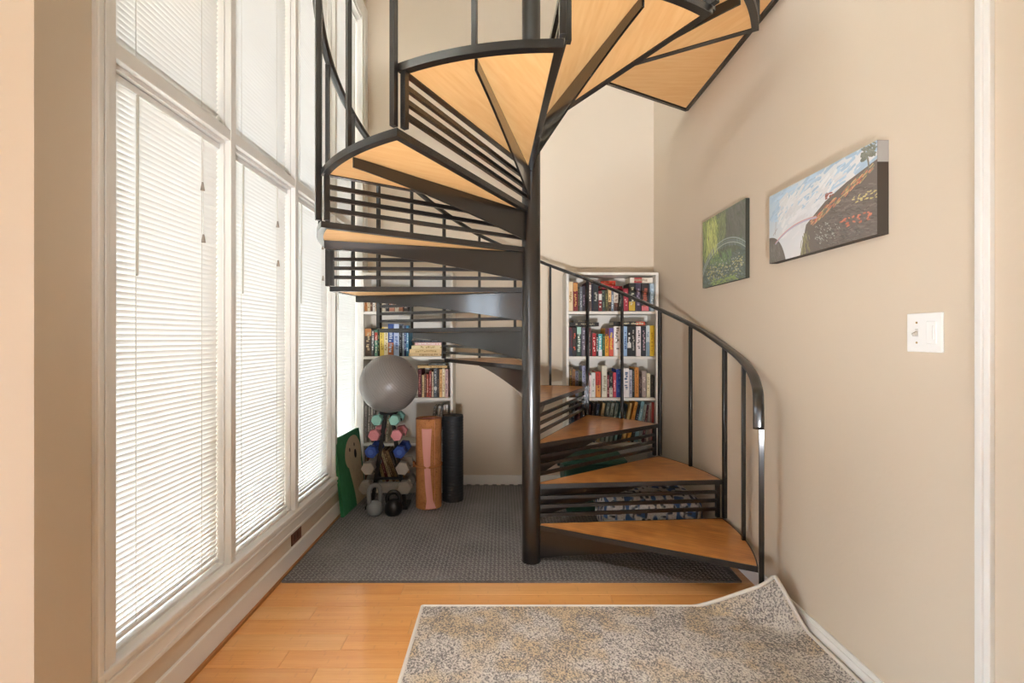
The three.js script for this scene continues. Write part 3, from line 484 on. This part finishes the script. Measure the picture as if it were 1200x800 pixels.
flat([[478.8, 521, 0.1, 3.6, '#d8b888', '#a07c4c', 'tan'], [479.6, 520, 3.8, 4.6, '#e2c48e', '#b08c54', 'buff'], [482, 520.4, 8.5, 4.2, '#ead3a2', '#b8985c', 'cream'], [486, 521, 12.8, 3.4, '#e4b8b0', '#f2e6e0', 'pink white'], [482.4, 518, 16.3, 2.6, '#26262c', '#7c7c84', 'black']], 1, 'second', LC);
upright([
  [421.4, 424.6, 32, '#4c5a5c', '#a8b4b4', 'slate'], [425, 428.4, 31, '#7a6a54', '#c8bca4', 'khaki'], [429, 432, 33, '#39424c', '#8c98a4', 'dark grey'], [433, 436, 30, '#a08c6c', '#5c4c34', 'sand'], [437, 441, 32, '#5a3c34', '#b89c90', 'brown'], [489.8, 494, 33, '#5c1c20', '#b06a60', 'dark red'], [494.4, 497, 26, '#d8bc8c', '#8a6c44', 'short tan'], [497.2, 499.4, 28, '#6a4430', '#b8947c', 'umber'], [499.6, 502.4, 27, '#a84a34', '#e0b8a0', 'brick red'], [502.8, 505.4, 31, '#9c3a34', '#e2b0a4', 'rust'], [505.8, 508, 30, '#cdb79c', '#7c6850', 'beige'], [508.2, 512, 34, '#5c6064', '#c4c4c0', 'grey', ['#d8d4cc', 0.26, 0.36]], [512.4, 514.6, 33, '#3c2c26', '#94806c', 'dark brown'], [514.8, 518, 33, '#dca868', '#a87438', 'light orange'], [518.2, 521.4, 34, '#e6d6b4', '#ac9468', 'cream'], [521.6, 525, 33, '#cfa9a4', '#8c6c68', 'dusty pink'],
], 2, caseL, 'third', LC);
flat([[489, 524, 34.4, 3, '#c8a46c', '#94743c', 'tan'], [502, 522.4, 37.5, 2.6, '#4a4a44', '#8c8c80', 'small grey']], 2, 'third', LC);
upright([
  [421.2, 423.8, 43, '#b8b0a4', '#6c665c', 'pale grey', null, 0], [424.2, 426.8, 42, '#8c8478', '#dcd4c8', 'taupe', null, 2], [427.8, 430, 43, '#c4bcae', '#7c7468', 'light grey', null, 3], [430.8, 433.2, 42, '#5c544c', '#b8b0a4', 'dark taupe', null, 4], [434.4, 436.8, 43, '#a09688', '#544c44', 'stone grey', null, 5], [438, 441, 44, '#d8d4cc', '#8c8880', 'white', null, 5], [446, 449, 42, '#6a5a48', '#b8a890', 'brown', null, 4], [451, 454, 42, '#b8a88c', '#6a5c44', 'sand', null, 5], [503, 506, 42, '#8c8884', '#dcd8d4', 'mid grey', null, 9], [507.6, 510, 42, '#2c2a2a', '#a8a4a0', 'black', null, 9], [511.6, 514.2, 43, '#d4d0c8', '#6c6864', 'off white', null, 9], [515.6, 518, 42, '#4c4844', '#c4c0b8', 'dark grey', null, 8], [519.2, 522, 44, '#b4a8a0', '#5c544c', 'rosy grey', null, 2], [522.4, 525, 44, '#e2dcd4', '#948c84', 'ivory', null, 0],
], 3, caseL, 'fourth', LC);
upright([
  [424, 428, 38, '#6a4a34', '#b89878', 'brown', null, 0], [429, 433, 36, '#8c2e28', '#d8a090', 'red', null, 0], [434, 437.5, 38, '#3c342c', '#8c7c6c', 'black brown', null, -4], [443, 445.6, 38, '#d8c08c', '#a0844c', 'straw', null, -14], [448, 451, 39, '#7a3a2c', '#c89c8c', 'rust', null, -16], [453, 455.6, 40, '#ead9b0', '#b89c64', 'pale cream', null, -17], [458, 461, 39, '#8a6a48', '#d0b48c', 'tan', null, -18], [463, 466, 38, '#b49468', '#6c5030', 'sand', null, -19], [468, 471, 37, '#4a4038', '#a09080', 'dark', null, -20], [474, 477, 36, '#a8845c', '#5c4024', 'ochre', null, -22],
], 4, caseL, 'lowest', LC);

// ---------------------------------------------------------------- exercise gear in the window corner
const FY = 0.0105;
const blackIron = phys({ color: '#1d1b1b', roughness: 0.42 });
function hexHead(r, len) { const s = new THREE.Shape(); for (let i = 0; i < 6; i++) { const a = i / 6 * 2 * Math.PI; const x = r * Math.cos(a), y = r * Math.sin(a); i ? s.lineTo(x, y) : s.moveTo(x, y); } s.closePath(); const g = new THREE.ExtrudeGeometry(s, { depth: len - 0.012, bevelEnabled: true, bevelThickness: 0.006, bevelSize: 0.006, bevelOffset: -0.006, bevelSegments: 2 }); g.translate(0, 0, -len / 2 + 0.006); return g; }
{
  const DX = -0.818, DD = 3.265;
  const rack = thing('dumbbell_rack', 'black A-frame dumbbell rack under the exercise ball', 'rack', [DX, FY, -DD]);
  for (const s of [-1, 1]) {
    mesh('leg', bar(V(s * 0.02, 0.672, 0), V(s * 0.118, 0.02, 0), 0.032, 0.022), blackIron, rack);
    mesh('foot', rbx(s * 0.12 - 0.03, s * 0.12 + 0.03, 0, 0.024, -0.07, 0.07, 0.004), blackIron, rack);
  }
  mesh('cross_brace', bar(V(-0.09, 0.2, 0), V(0.09, 0.2, 0), 0.02, 0.014), blackIron, rack);
  const tray = new THREE.TorusGeometry(0.055, 0.01, 8, 28); tray.rotateX(Math.PI / 2); tray.translate(0, 0.672, 0); mesh('top_cradle', [tray, bar(V(-0.055, 0.664, 0), V(0.055, 0.664, 0), 0.024, 0.014)], blackIron, rack);
  const kinds = [['teal', '#8cc4b8', 0.0395, 0.05, 0.633, 0.0615], ['pink', '#d98c92', 0.0425, 0.052, 0.528, 0.079], ['blue', '#24489a', 0.046, 0.055, 0.412, 0.0995], ['light grey', '#a59c92', 0.0485, 0.058, 0.298, 0.12], ['large dull grey', '#8f877d', 0.05, 0.06, 0.165, 0.135]];
  for (const [word, col, r, hl, y, off] of kinds) {
    const m = std({ color: col, roughness: 0.5 }), head = hexHead(r, hl), face = new THREE.CylinderGeometry(r * 0.42, r * 0.42, 0.0025, 20).rotateX(Math.PI / 2), hand = new THREE.CylinderGeometry(0.0125, 0.0125, 0.12, 16).rotateX(Math.PI / 2);
    for (const s of [-1, 1]) {
      const d = thing('dumbbell', `${word} hexagonal dumbbell on the ${s < 0 ? 'window' : 'cork roll'} side of the rack`, 'dumbbell', [DX + s * off, FY + y, -DD], 'dumbbells on the rack');
      for (const q of [-1, 1]) { const h = mesh('head', head, m, d); h.position.z = q * (0.05 + hl / 2); h.rotation.z = rr(-0.25, 0.25); const f = mesh('end_disc', face, word === 'blue' ? std({ color: '#3f63b4', roughness: 0.5 }) : m, h); f.position.z = q * (hl / 2 + 0.0008); }
      mesh('handle', hand, word.includes('grey') ? std({ color: '#b9b4ae', roughness: 0.3, metalness: 0.8 }) : m, d);
      const lx = 0.02 + (0.672 - y) / 0.652 * 0.098; mesh('saddle', [bar(V(s * lx, y - 0.019, 0), V(s * (off + 0.018), y - 0.019, 0), 0.03, 0.008), bar(V(s * (off + 0.018), y - 0.021, 0), V(s * (off + 0.022), y - 0.001, 0), 0.03, 0.006, V(0, 0, 1))], blackIron, rack);
    }
  }
  // ball
  const ballBump = texture(64, 512, (u, v) => { const k = v * 40 % 1; return k < 0.12 ? 40 : 200; }, { srgb: false });
  const bg = new THREE.SphereGeometry(0.205, 64, 48); const ball = mesh('exercise_ball', bg, phys({ color: '#807974', roughness: 0.33, bumpMap: ballBump, bumpScale: 0.0012, clearcoat: 0.15, clearcoatRoughness: 0.4 }));
  ball.position.set(-0.805, FY + 0.672 + 0.211, -3.23); ball.rotation.set(0.3, 0, -0.9); tag(ball, 'grey ringed exercise ball resting on the dumbbell rack', 'ball');
  const seam = new THREE.TorusGeometry(0.2052, 0.0013, 5, 80); mesh('seam', seam.rotateX(Math.PI / 2 + 0.25).translate(0, 0.0, 0), std({ color: '#8d8681', roughness: 0.5 }), ball); const pl = new THREE.CylinderGeometry(0.007, 0.007, 0.004, 16); mesh('valve_plug', pl.translate(0, 0.2045, 0), std({ color: '#4c4845', roughness: 0.5 }), ball);
}
function kettlebell(x, d, r, mat, label, tiltY, hh) {
  const k = thing('kettlebell', label, 'kettlebell', [x, FY, -d]); k.rotation.y = tiltY;
  const pts = [[0, 0], [r * 0.62, 0], [r * 0.7, 0.003]]; for (let i = 0; i <= 20; i++) { const a = -0.78 + i / 20 * (0.78 + 1.3); pts.push([r * Math.cos(a), r * 0.72 + r * Math.sin(a)]); } pts.push([0, r * 1.71]);
  mesh('bell', new THREE.LatheGeometry(pts.map(([a, b]) => new THREE.Vector2(Math.max(0, a), b)), 36), mat, k);
  const c = new THREE.CatmullRomCurve3([V(-r * 0.55, r * 1.15, 0), V(-r * 0.66, r * 1.75, 0), V(-r * 0.62, hh - 0.04, 0), V(-r * 0.3, hh - 0.015, 0), V(r * 0.3, hh - 0.015, 0), V(r * 0.62, hh - 0.04, 0), V(r * 0.66, r * 1.75, 0), V(r * 0.55, r * 1.15, 0)]);
  mesh('handle', new THREE.TubeGeometry(c, 48, 0.0155, 12), mat, k);
}
kettlebell(-0.876, 3.115, 0.056, std({ color: '#7e8082', roughness: 0.5 }), 'grey kettlebell standing before the dumbbell rack', 0.5, 0.212);
kettlebell(-0.748, 3.115, 0.063, phys({ color: '#171616', roughness: 0.3 }), 'squat black kettlebell beside the grey kettlebell', 0.15, 0.165);

// rolled mats standing on end
function spiral(r0, r1, turns, t, h, yo = 0) {
  const n = Math.round(turns * 40), pos = [], idx = [], uv = [];
  for (let i = 0; i <= n; i++) { const q = i / n, a = q * turns * 2 * Math.PI + 0.9, r = r0 + (r1 - r0) * q; for (const [rr_, y] of [[r, yo], [r, yo + h], [r - t, yo + h], [r - t, yo]]) { pos.push(rr_ * Math.cos(a), y, rr_ * Math.sin(a)); uv.push(q * turns * 0.5, y + (rr_ === r ? 0 : 0.01)); } }
  for (let i = 0; i < n; i++) for (let j = 0; j < 4; j++) { const a = i * 4 + j, b = i * 4 + (j + 1) % 4; idx.push(a, b, a + 4, b, b + 4, a + 4); }
  idx.push(0, 2, 1, 0, 3, 2); const e = n * 4; idx.push(e, e + 1, e + 2, e, e + 2, e + 3);
  const g = new THREE.BufferGeometry(); g.setAttribute('position', new THREE.Float32BufferAttribute(pos, 3)); g.setAttribute('uv', new THREE.Float32BufferAttribute(uv, 2)); g.setIndex(idx); const f = g.toNonIndexed(); f.computeVertexNormals(); return f;
}
{
  const roll = thing('cork_mat_roll', 'rolled cork exercise mat with pink lining and loose pink strip', 'mat', [-0.535, FY, -3.28]), H = 0.63;
  const cork = std({ map: corkTex, roughness: 0.8 }), pink = std({ color: '#e3a397', roughness: 0.75 });
  mesh('cork_layer', spiral(0.05, 0.095, 5, 0.0032, H), cork, roll); mesh('lining', spiral(0.0465, 0.0915, 5, 0.0032, H - 0.002, 0.001), pink, roll).userData.label = 'pink mat lining';
  const strip = []; const pos = [], idx = [];
  for (let i = 0; i <= 30; i++) { const t = i / 30, y = H - 0.06 - t * (H - 0.075), a0 = 1.30 - t * 0.08 + 0.1 * Math.sin(t * 3), w = 0.74 - 0.3 * Math.sin(Math.min(1, t * 1.7) * 1.57) + (t > 0.9 ? (t - 0.9) * 2.4 : 0), r = 0.0972 + 0.006 * Math.sin(t * 6.0) ** 2 + (t > 0.88 ? (t - 0.88) * 0.12 : 0); const c = a0 + 0.24 - t * 0.22; for (const k of [0.5, 0.17, -0.17, -0.5]) { const a = c + k * w; const rad = r + (Math.abs(k) < 0.3 ? 0.003 : 0); pos.push(rad * Math.cos(a), y, rad * Math.sin(a)); } }
  const q = pos.length / 3; for (let i = 0; i < q; i++) { const x = pos[3 * i], z = pos[3 * i + 2], L = Math.hypot(x, z); pos.push(x * (1 - 0.002 / L), pos[3 * i + 1], z * (1 - 0.002 / L)); }
  for (let i = 0; i < 30; i++) for (let j = 0; j < 3; j++) { const a = i * 4 + j; idx.push(a, a + 4, a + 1, a + 1, a + 4, a + 5, a + q, a + q + 1, a + q + 4, a + q + 1, a + q + 5, a + q + 4); }
  const g = new THREE.BufferGeometry(); g.setAttribute('position', new THREE.Float32BufferAttribute(pos, 3)); g.setIndex(idx); g.computeVertexNormals(); g.setAttribute('uv', new THREE.Float32BufferAttribute(new Float32Array(pos.length / 3 * 2), 2)); mesh('loose_strip', g, pink, roll).userData.label = 'pink loose end of the mat';
  const band = new THREE.TorusGeometry(0.0965, 0.0045, 6, 48); band.scale(1, 1, 2.2); band.rotateX(Math.PI / 2); band.translate(0, 0.3, 0); mesh('strap', band, std({ color: '#b0703f', roughness: 0.8 }), roll); mesh('strap_knot', rbx(-0.112, -0.098, 0.28, 0.32, -0.012, 0.012, 0.004), std({ color: '#b0703f', roughness: 0.8 }), roll);
}
{
  const roll = thing('black_mat_roll', 'rolled black ribbed foam mat standing by the bookcase', 'mat', [-0.372, FY, -3.405]), H = 0.63, pts = [];
  for (let i = 0; i <= 120; i++) { const y = i / 120 * H; pts.push(new THREE.Vector2(0.0775 + 0.0016 * Math.sin(i / 120 * 30 * 2 * Math.PI), y)); }
  const foam = std({ color: '#27292c', roughness: 0.6 }); mesh('outer_layer', new THREE.LatheGeometry(pts, 48), foam, roll); mesh('inner_layers', spiral(0.02, 0.0755, 6, 0.006, H - 0.001, 0.0005), foam, roll);
}

// ---------------------------------------------------------------- pictures
function picture(w, h, draw) { const c = document.createElement('canvas'); c.width = w; c.height = h; draw(c.getContext('2d'), w, h); const t = new THREE.CanvasTexture(c); t.colorSpace = THREE.SRGBColorSpace; t.magFilter = THREE.LinearFilter; return t; }
function plane4(a, b, c, d) {   // corners: foot left, foot right, top right, top left
  const g = new THREE.BufferGeometry(); g.setAttribute('position', new THREE.Float32BufferAttribute([a, b, c, d].flatMap((p) => [p.x, p.y, p.z]), 3)); g.setAttribute('uv', new THREE.Float32BufferAttribute([0, 0, 1, 0, 1, 1, 0, 1], 2)); g.setIndex([0, 1, 2, 0, 2, 3]); g.computeVertexNormals(); return g;
}
const col = (c, j) => { const k = (rnd() - 0.5) * 2 * j; return `rgb(${c.map((v) => Math.round(Math.max(0, Math.min(255, v + k)))).join(',')})`; };
function daub(x, n, box, c, len, wid, ang, j = 24) { for (let i = 0; i < n; i++) { const px = rr(box[0], box[2]), py = rr(box[1], box[3]), a = ang + rr(-0.4, 0.4), L = len * rr(0.5, 1.2); x.strokeStyle = col(c, j); x.lineWidth = wid * rr(0.5, 1.2); x.lineCap = 'round'; x.beginPath(); x.moveTo(px, py); x.lineTo(px + Math.cos(a) * L, py + Math.sin(a) * L); x.stroke(); } }
{
  // small green painting: foliage, an arched pale bridge, flowers
  const t = picture(490, 400, (x, w, h) => {
    x.fillStyle = '#5c6450'; x.fillRect(0, 0, w, h);
    daub(x, 420, [0, 0, w, h * 0.6], [92, 98, 84], 40, 10, 1.5, 18); daub(x, 260, [0, 0, w * 0.42, h * 0.62], [150, 168, 84], 60, 8, 1.45, 26); daub(x, 110, [w * 0.12, 0, w * 0.36, h * 0.5], [206, 214, 122], 60, 6, 1.4, 18); daub(x, 80, [w * 0.42, 0, w * 0.6, h * 0.35], [140, 150, 100], 60, 6, 1.9, 18); daub(x, 160, [w * 0.6, 0, w, h * 0.4], [104, 100, 98], 50, 12, 1.2, 12);
    daub(x, 500, [0, h * 0.6, w, h], [84, 96, 98], 26, 8, 0.2, 22); daub(x, 120, [w * 0.2, h * 0.55, w * 0.7, h * 0.72], [112, 150, 96], 30, 7, 1.2, 22);
    for (const [dy, c] of [[0, 'rgb(176,190,196)'], [13, 'rgb(120,136,144)'], [24, 'rgb(186,198,200)'], [36, 'rgb(98,112,116)']]) { x.strokeStyle = c; x.lineWidth = 7; x.beginPath(); x.moveTo(-5, h * 0.78 + dy); x.bezierCurveTo(w * 0.2, h * 0.36 + dy, w * 0.7, h * 0.3 + dy, w + 5, h * 0.56 + dy); x.stroke(); }
    daub(x, 30, [w * 0.1, h * 0.42, w, h * 0.52], [170, 184, 188], 26, 3, 1.57, 14);
    daub(x, 180, [w * 0.05, h * 0.68, w * 0.98, h * 0.97], [110, 128, 132], 16, 6, 0.1, 24); daub(x, 80, [w * 0.1, h * 0.7, w * 0.95, h * 0.92], [216, 206, 140], 10, 8, 0.1, 24); daub(x, 60, [w * 0.1, h * 0.66, w * 0.95, h * 0.95], [214, 220, 214], 7, 6, 0.1, 20); daub(x, 50, [w * 0.2, h * 0.9, w * 0.8, h], [150, 176, 92], 30, 7, 0.1, 20); x.fillStyle = 'rgba(150,158,140,0.42)'; x.fillRect(0, 0, w, h); daub(x, 60, [w * 0.12, 0, w * 0.36, h * 0.45], [214, 222, 140], 60, 5, 1.4, 14);
  });
  const X1 = XR - 0.022, d0 = 2.80, d1 = 2.307, y0 = 1.524, y1 = 1.928, p = thing('green_painting', 'small green canvas painting of an arched bridge over flowers', 'painting', [XR, y0, -(d0 + d1) / 2]);
  const c = V(XR, y0, -(d0 + d1) / 2); mesh('stretcher', bx(X1 + 0.0006 - c.x, XR - 0.0005 - c.x, 0, y1 - y0, d1 + c.z, d0 + c.z), std({ color: '#3a3a30', roughness: 0.8 }), p);
  mesh('painted_face', plane4(V(X1 - c.x, 0, -d0 - c.z), V(X1 - c.x, 0, -d1 - c.z), V(X1 - c.x, y1 - y0, -d1 - c.z), V(X1 - c.x, y1 - y0, -d0 - c.z)), std({ map: t, roughness: 0.6 }), p);
}
{
  // long landscape painting: pale sky, a dark hillside with flowers, a thin arched bridge
  const t = picture(800, 400, (x, w, h) => {
    const g = x.createLinearGradient(0, 0, w * 0.4, h); g.addColorStop(0, '#a9cbe4'); g.addColorStop(0.5, '#dfe6ea'); g.addColorStop(1, '#efeef0'); x.fillStyle = g; x.fillRect(0, 0, w, h);
    daub(x, 160, [0, 0, w, h * 0.4], [176, 208, 232], 70, 14, -0.3, 14); daub(x, 180, [w * 0.1, h * 0.15, w * 0.7, h * 0.75], [232, 234, 236], 60, 16, -0.5, 12);
    x.fillStyle = '#5a5048'; x.beginPath(); x.moveTo(w * 0.42, h * 0.62); x.lineTo(w * 0.6, h * 0.42); x.lineTo(w * 0.78, h * 0.3); x.lineTo(w, h * 0.2); x.lineTo(w, h); x.lineTo(w * 0.36, h); x.closePath(); x.fill();
    x.fillStyle = '#5d584f'; x.beginPath(); x.moveTo(0, h * 0.62); x.quadraticCurveTo(w * 0.14, h * 0.62, w * 0.2, h); x.lineTo(0, h); x.closePath(); x.fill();
    daub(x, 420, [w * 0.62, h * 0.42, w, h], [92, 82, 74], 26, 6, 0.2, 26); daub(x, 120, [w * 0.5, h * 0.62, w * 0.9, h], [82, 78, 72], 22, 6, 0.2, 22); daub(x, 120, [0, h * 0.72, w * 0.13, h], [96, 92, 84], 20, 6, 1.2, 18); daub(x, 40, [w * 0.37, h * 0.7, w * 0.45, h], [132, 126, 84], 40, 6, 1.5, 18);
    for (let i = 0; i < 150; i++) { const q = rnd(), px = w * (0.46 + 0.5 * q), py = h * (0.6 - 0.36 * q) + rr(-4, 34); x.strokeStyle = col(pick([[206, 128, 84], [196, 170, 104], [120, 118, 84], [210, 96, 66]]), 18); x.lineWidth = 5; x.beginPath(); x.moveTo(px, py); x.lineTo(px + 18, py - 10); x.stroke(); }
    for (const [c, dy, lw] of [['#b9b2cc', 6, 9], ['#d8948c', 0, 5]]) { x.strokeStyle = c; x.lineWidth = lw; x.beginPath(); x.moveTo(w * 0.08, h * 0.72 + dy); x.quadraticCurveTo(w * 0.26, h * 0.5 + dy, w * 0.52, h * 0.56 + dy); x.stroke(); }
    daub(x, 26, [w * 0.82, h * 0.5, w, h * 0.6], [214, 196, 116], 10, 6, 0, 16); daub(x, 22, [w * 0.68, h * 0.72, w * 0.95, h * 0.82], [214, 104, 72], 10, 9, 0, 18); daub(x, 60, [w * 0.5, h * 0.68, w * 0.72, h * 0.92], [170, 176, 166], 8, 4, 0.5, 18); daub(x, 18, [w * 0.6, h * 0.33, w * 0.66, h * 0.39], [150, 70, 56], 9, 7, 0, 14);
    x.strokeStyle = '#6e6a5c'; x.lineWidth = 9; x.beginPath(); x.moveTo(w * 0.94, h * 0.28); x.quadraticCurveTo(w * 0.95, h * 0.16, w * 0.91, h * 0.06); x.stroke(); daub(x, 70, [w * 0.88, 0, w * 0.98, h * 0.14], [112, 116, 100], 16, 8, 0.5, 18);
    x.strokeStyle = '#8f7f7a'; x.lineWidth = 3; x.beginPath(); x.moveTo(w * 0.075, h * 0.6); x.lineTo(w * 0.085, h * 0.42); x.moveTo(w * 0.05, h * 0.6); x.lineTo(w * 0.1, h * 0.52); x.stroke(); x.fillStyle = 'rgba(196,190,186,0.28)'; x.fillRect(0, 0, w, h);
  });
  const X1 = XR - 0.038, d0 = 2.073, d1 = 1.476, y0 = 1.556, y1 = 1.861, p = thing('landscape_painting', 'long canvas painting of a hillside and thin bridge under pale sky', 'painting', [XR, y0, -(d0 + d1) / 2]), c = V(XR, y0, -(d0 + d1) / 2);
  mesh('stretcher', bx(X1 + 0.0006 - c.x, XR - 0.0005 - c.x, 0, y1 - y0, d1 + c.z, d0 + c.z), std({ color: '#453c33', roughness: 0.75 }), p);
  mesh('painted_face', plane4(V(X1 - c.x, 0, -d0 - c.z), V(X1 - c.x, 0, -d1 - c.z), V(X1 - c.x, y1 - y0, -d1 - c.z), V(X1 - c.x, y1 - y0, -d0 - c.z)), std({ map: t, roughness: 0.5 }), p);
  mesh('wrapped_edge', bx(X1 + 0.0006 - c.x, XR - 0.001 - c.x, 0.235, y1 - y0 - 0.001, d1 + c.z - 0.0008, d1 + c.z - 0.0001), std({ color: '#a8a49f', roughness: 0.75 }), p).userData.label = 'pale grey sky wrapped round the edge';
}
{
  // green canvas with a cream animal, leaning on the window stool
  const t = picture(420, 520, (x, w, h) => {
    x.fillStyle = '#3f8a5e'; x.fillRect(0, 0, w, h); daub(x, 220, [0, 0, w, h], [62, 136, 94], 40, 10, 1.4, 10);
    x.fillStyle = '#dcc8a8'; x.beginPath(); x.moveTo(w * 0.55, h); x.bezierCurveTo(w * 0.56, h * 0.8, w * 0.44, h * 0.6, w * 0.4, h * 0.46); x.bezierCurveTo(w * 0.24, h * 0.4, w * 0.26, h * 0.24, w * 0.36, h * 0.16); x.bezierCurveTo(w * 0.46, h * 0.03, w * 0.82, h * 0.02, w * 0.9, h * 0.14); x.bezierCurveTo(w * 1.02, h * 0.22, w * 1.0, h * 0.4, w * 0.94, h * 0.44); x.bezierCurveTo(w * 0.96, h * 0.7, w, h * 0.8, w, h); x.closePath(); x.fill();
    daub(x, 140, [w * 0.46, h * 0.12, w * 0.86, h * 0.5], [218, 200, 170], 22, 7, 1.3, 10); daub(x, 120, [w * 0.58, h * 0.5, w * 0.94, h * 0.97], [216, 196, 166], 22, 7, 1.3, 10);
    x.fillStyle = '#1f1a18'; for (const [a, b, r, q] of [[0.5, 0.23, 11, 14], [0.71, 0.19, 10, 13], [0.72, 0.32, 22, 32]]) { x.beginPath(); x.ellipse(w * a, h * b, r, q, 0, 0, 7); x.fill(); }
  });
  const w = 0.42, h = 0.525, th = 0.02, p = thing('dog_painting', 'green canvas with a cream dog leaning against the window stool', 'painting', [-1.055, FY, -3.27]);
  p.rotation.y = Math.PI / 2 - 0.06; const face = new THREE.Group();
  const lean = new THREE.Matrix4().makeRotationX(-0.112);
  mesh('stretcher', new THREE.BoxGeometry(w, h, th).translate(0, h / 2, -th / 2 - 0.0005).applyMatrix4(lean), std({ color: '#2f7a4e', roughness: 0.8 }), p);
  mesh('painted_face', plane4(V(-w / 2, 0, 0), V(w / 2, 0, 0), V(w / 2, h, 0), V(-w / 2, h, 0)).applyMatrix4(lean), std({ map: t, roughness: 0.7 }), p);
}

// ---------------------------------------------------------------- wall plates
{
  const d = 1.347, y = 1.235, s = thing('light_switch', 'white double light switch plate on the picture wall', 'switch', [XR, y, -d]);
  mesh('plate', rbx(-0.006, 0, -0.058, 0.058, -0.057, 0.057, 0.0025), M.switch_, s);
  mesh('toggle_slot', rbx(-0.0068, -0.005, -0.012, 0.012, 0.018, 0.028, 0.001, 1), std({ color: '#d9d4cc', roughness: 0.5 }), s);
  const tg = new THREE.BoxGeometry(0.016, 0.009, 0.007); tg.rotateZ(0.5); tg.translate(-0.011, -0.003, -0.023); mesh('toggle', tg, std({ color: '#c9c2b8', roughness: 0.4 }), s);
  mesh('dimmer_paddle', rbx(-0.0088, -0.005, -0.033, 0.033, -0.04, -0.009, 0.002), M.switch_, s); mesh('dimmer_slider', rbx(-0.0105, -0.008, -0.02, 0.02, -0.034, -0.03, 0.001, 1), std({ color: '#e2deda', roughness: 0.4 }), s);
  for (const [dz, dy] of [[0.023, 0.03], [0.023, -0.03]]) { const g = new THREE.CylinderGeometry(0.003, 0.003, 0.0015, 12).rotateZ(Math.PI / 2).translate(-0.0065, dy, -dz); mesh('screw', g, M.brass, s); }
}
{
  const d = 2.485, s = thing('power_outlet', 'brown outlet plate low on the wall under the windows', 'outlet', [XL, 0.105, -d]);
  mesh('plate', rbx(0, 0.006, 0, 0.072, -0.057, 0.057, 0.002), M.outlet, s);
  for (const q of [-1, 1]) { const f = mesh('socket_face', rbx(0.005, 0.0075, 0.018, 0.054, q * 0.02 - 0.015, q * 0.02 + 0.015, 0.002), std({ color: '#57301d', roughness: 0.4 }), s); mesh('slot', [bx(0.0074, 0.0078, 0.028, 0.031, q * 0.02 - 0.007, q * 0.02 + 0.001), bx(0.0074, 0.0078, 0.041, 0.044, q * 0.02 - 0.007, q * 0.02 + 0.001)], M.dark, f); }
}

// ---------------------------------------------------------------- things stored behind the lowest treads
{
  const t = thing('storage_tote', 'dark green lidded storage tote behind the lowest treads', 'tote', [0.63, FY, -3.27]), m = std({ color: '#2c5a4c', roughness: 0.5 });
  const body = (() => { const g = new RoundedBoxGeometry(0.42, 0.34, 0.3, 3, 0.02); const p = g.attributes.position; for (let i = 0; i < p.count; i++) { const k = 0.9 + 0.1 * (p.getY(i) + 0.17) / 0.34; p.setX(i, p.getX(i) * k); p.setZ(i, p.getZ(i) * k); } g.translate(0, 0.17, 0); g.computeVertexNormals(); return g; })();
  mesh('body', body, m, t); mesh('lid', rbx(-0.225, 0.225, 0.341, 0.372, -0.165, 0.165, 0.01), std({ color: '#3f7565', roughness: 0.5 }), t); for (const s of [-1, 1]) mesh('handle', rbx(s * 0.224, s * 0.242, 0.3, 0.34, -0.05, 0.05, 0.006), std({ color: '#1c2a26', roughness: 0.5 }), t);
}
{
  const c = thing('floor_cushion', 'floor cushion in a blue, white and grey mottled print behind the lowest tread', 'cushion', [0.905, FY, -2.86]);
  const g = new RoundedBoxGeometry(0.6, 0.25, 0.34, 6, 0.07); const p = g.attributes.position; for (let i = 0; i < p.count; i++) { const q = 1 - (p.getX(i) / 0.3) ** 2; if (p.getY(i) > 0) p.setY(i, p.getY(i) + 0.02 * q); } g.translate(0, 0.125, 0); g.computeVertexNormals(); metres(g);
  mesh('cover', g, std({ map: printTex, roughness: 0.9 }), c); const pip = new RoundedBoxGeometry(0.606, 0.012, 0.346, 3, 0.006); pip.translate(0, 0.125, 0); mesh('piping', pip, std({ color: '#b9b4ae', roughness: 0.9 }), c);
}

scene.add(camera);
renderer.render(scene, camera);
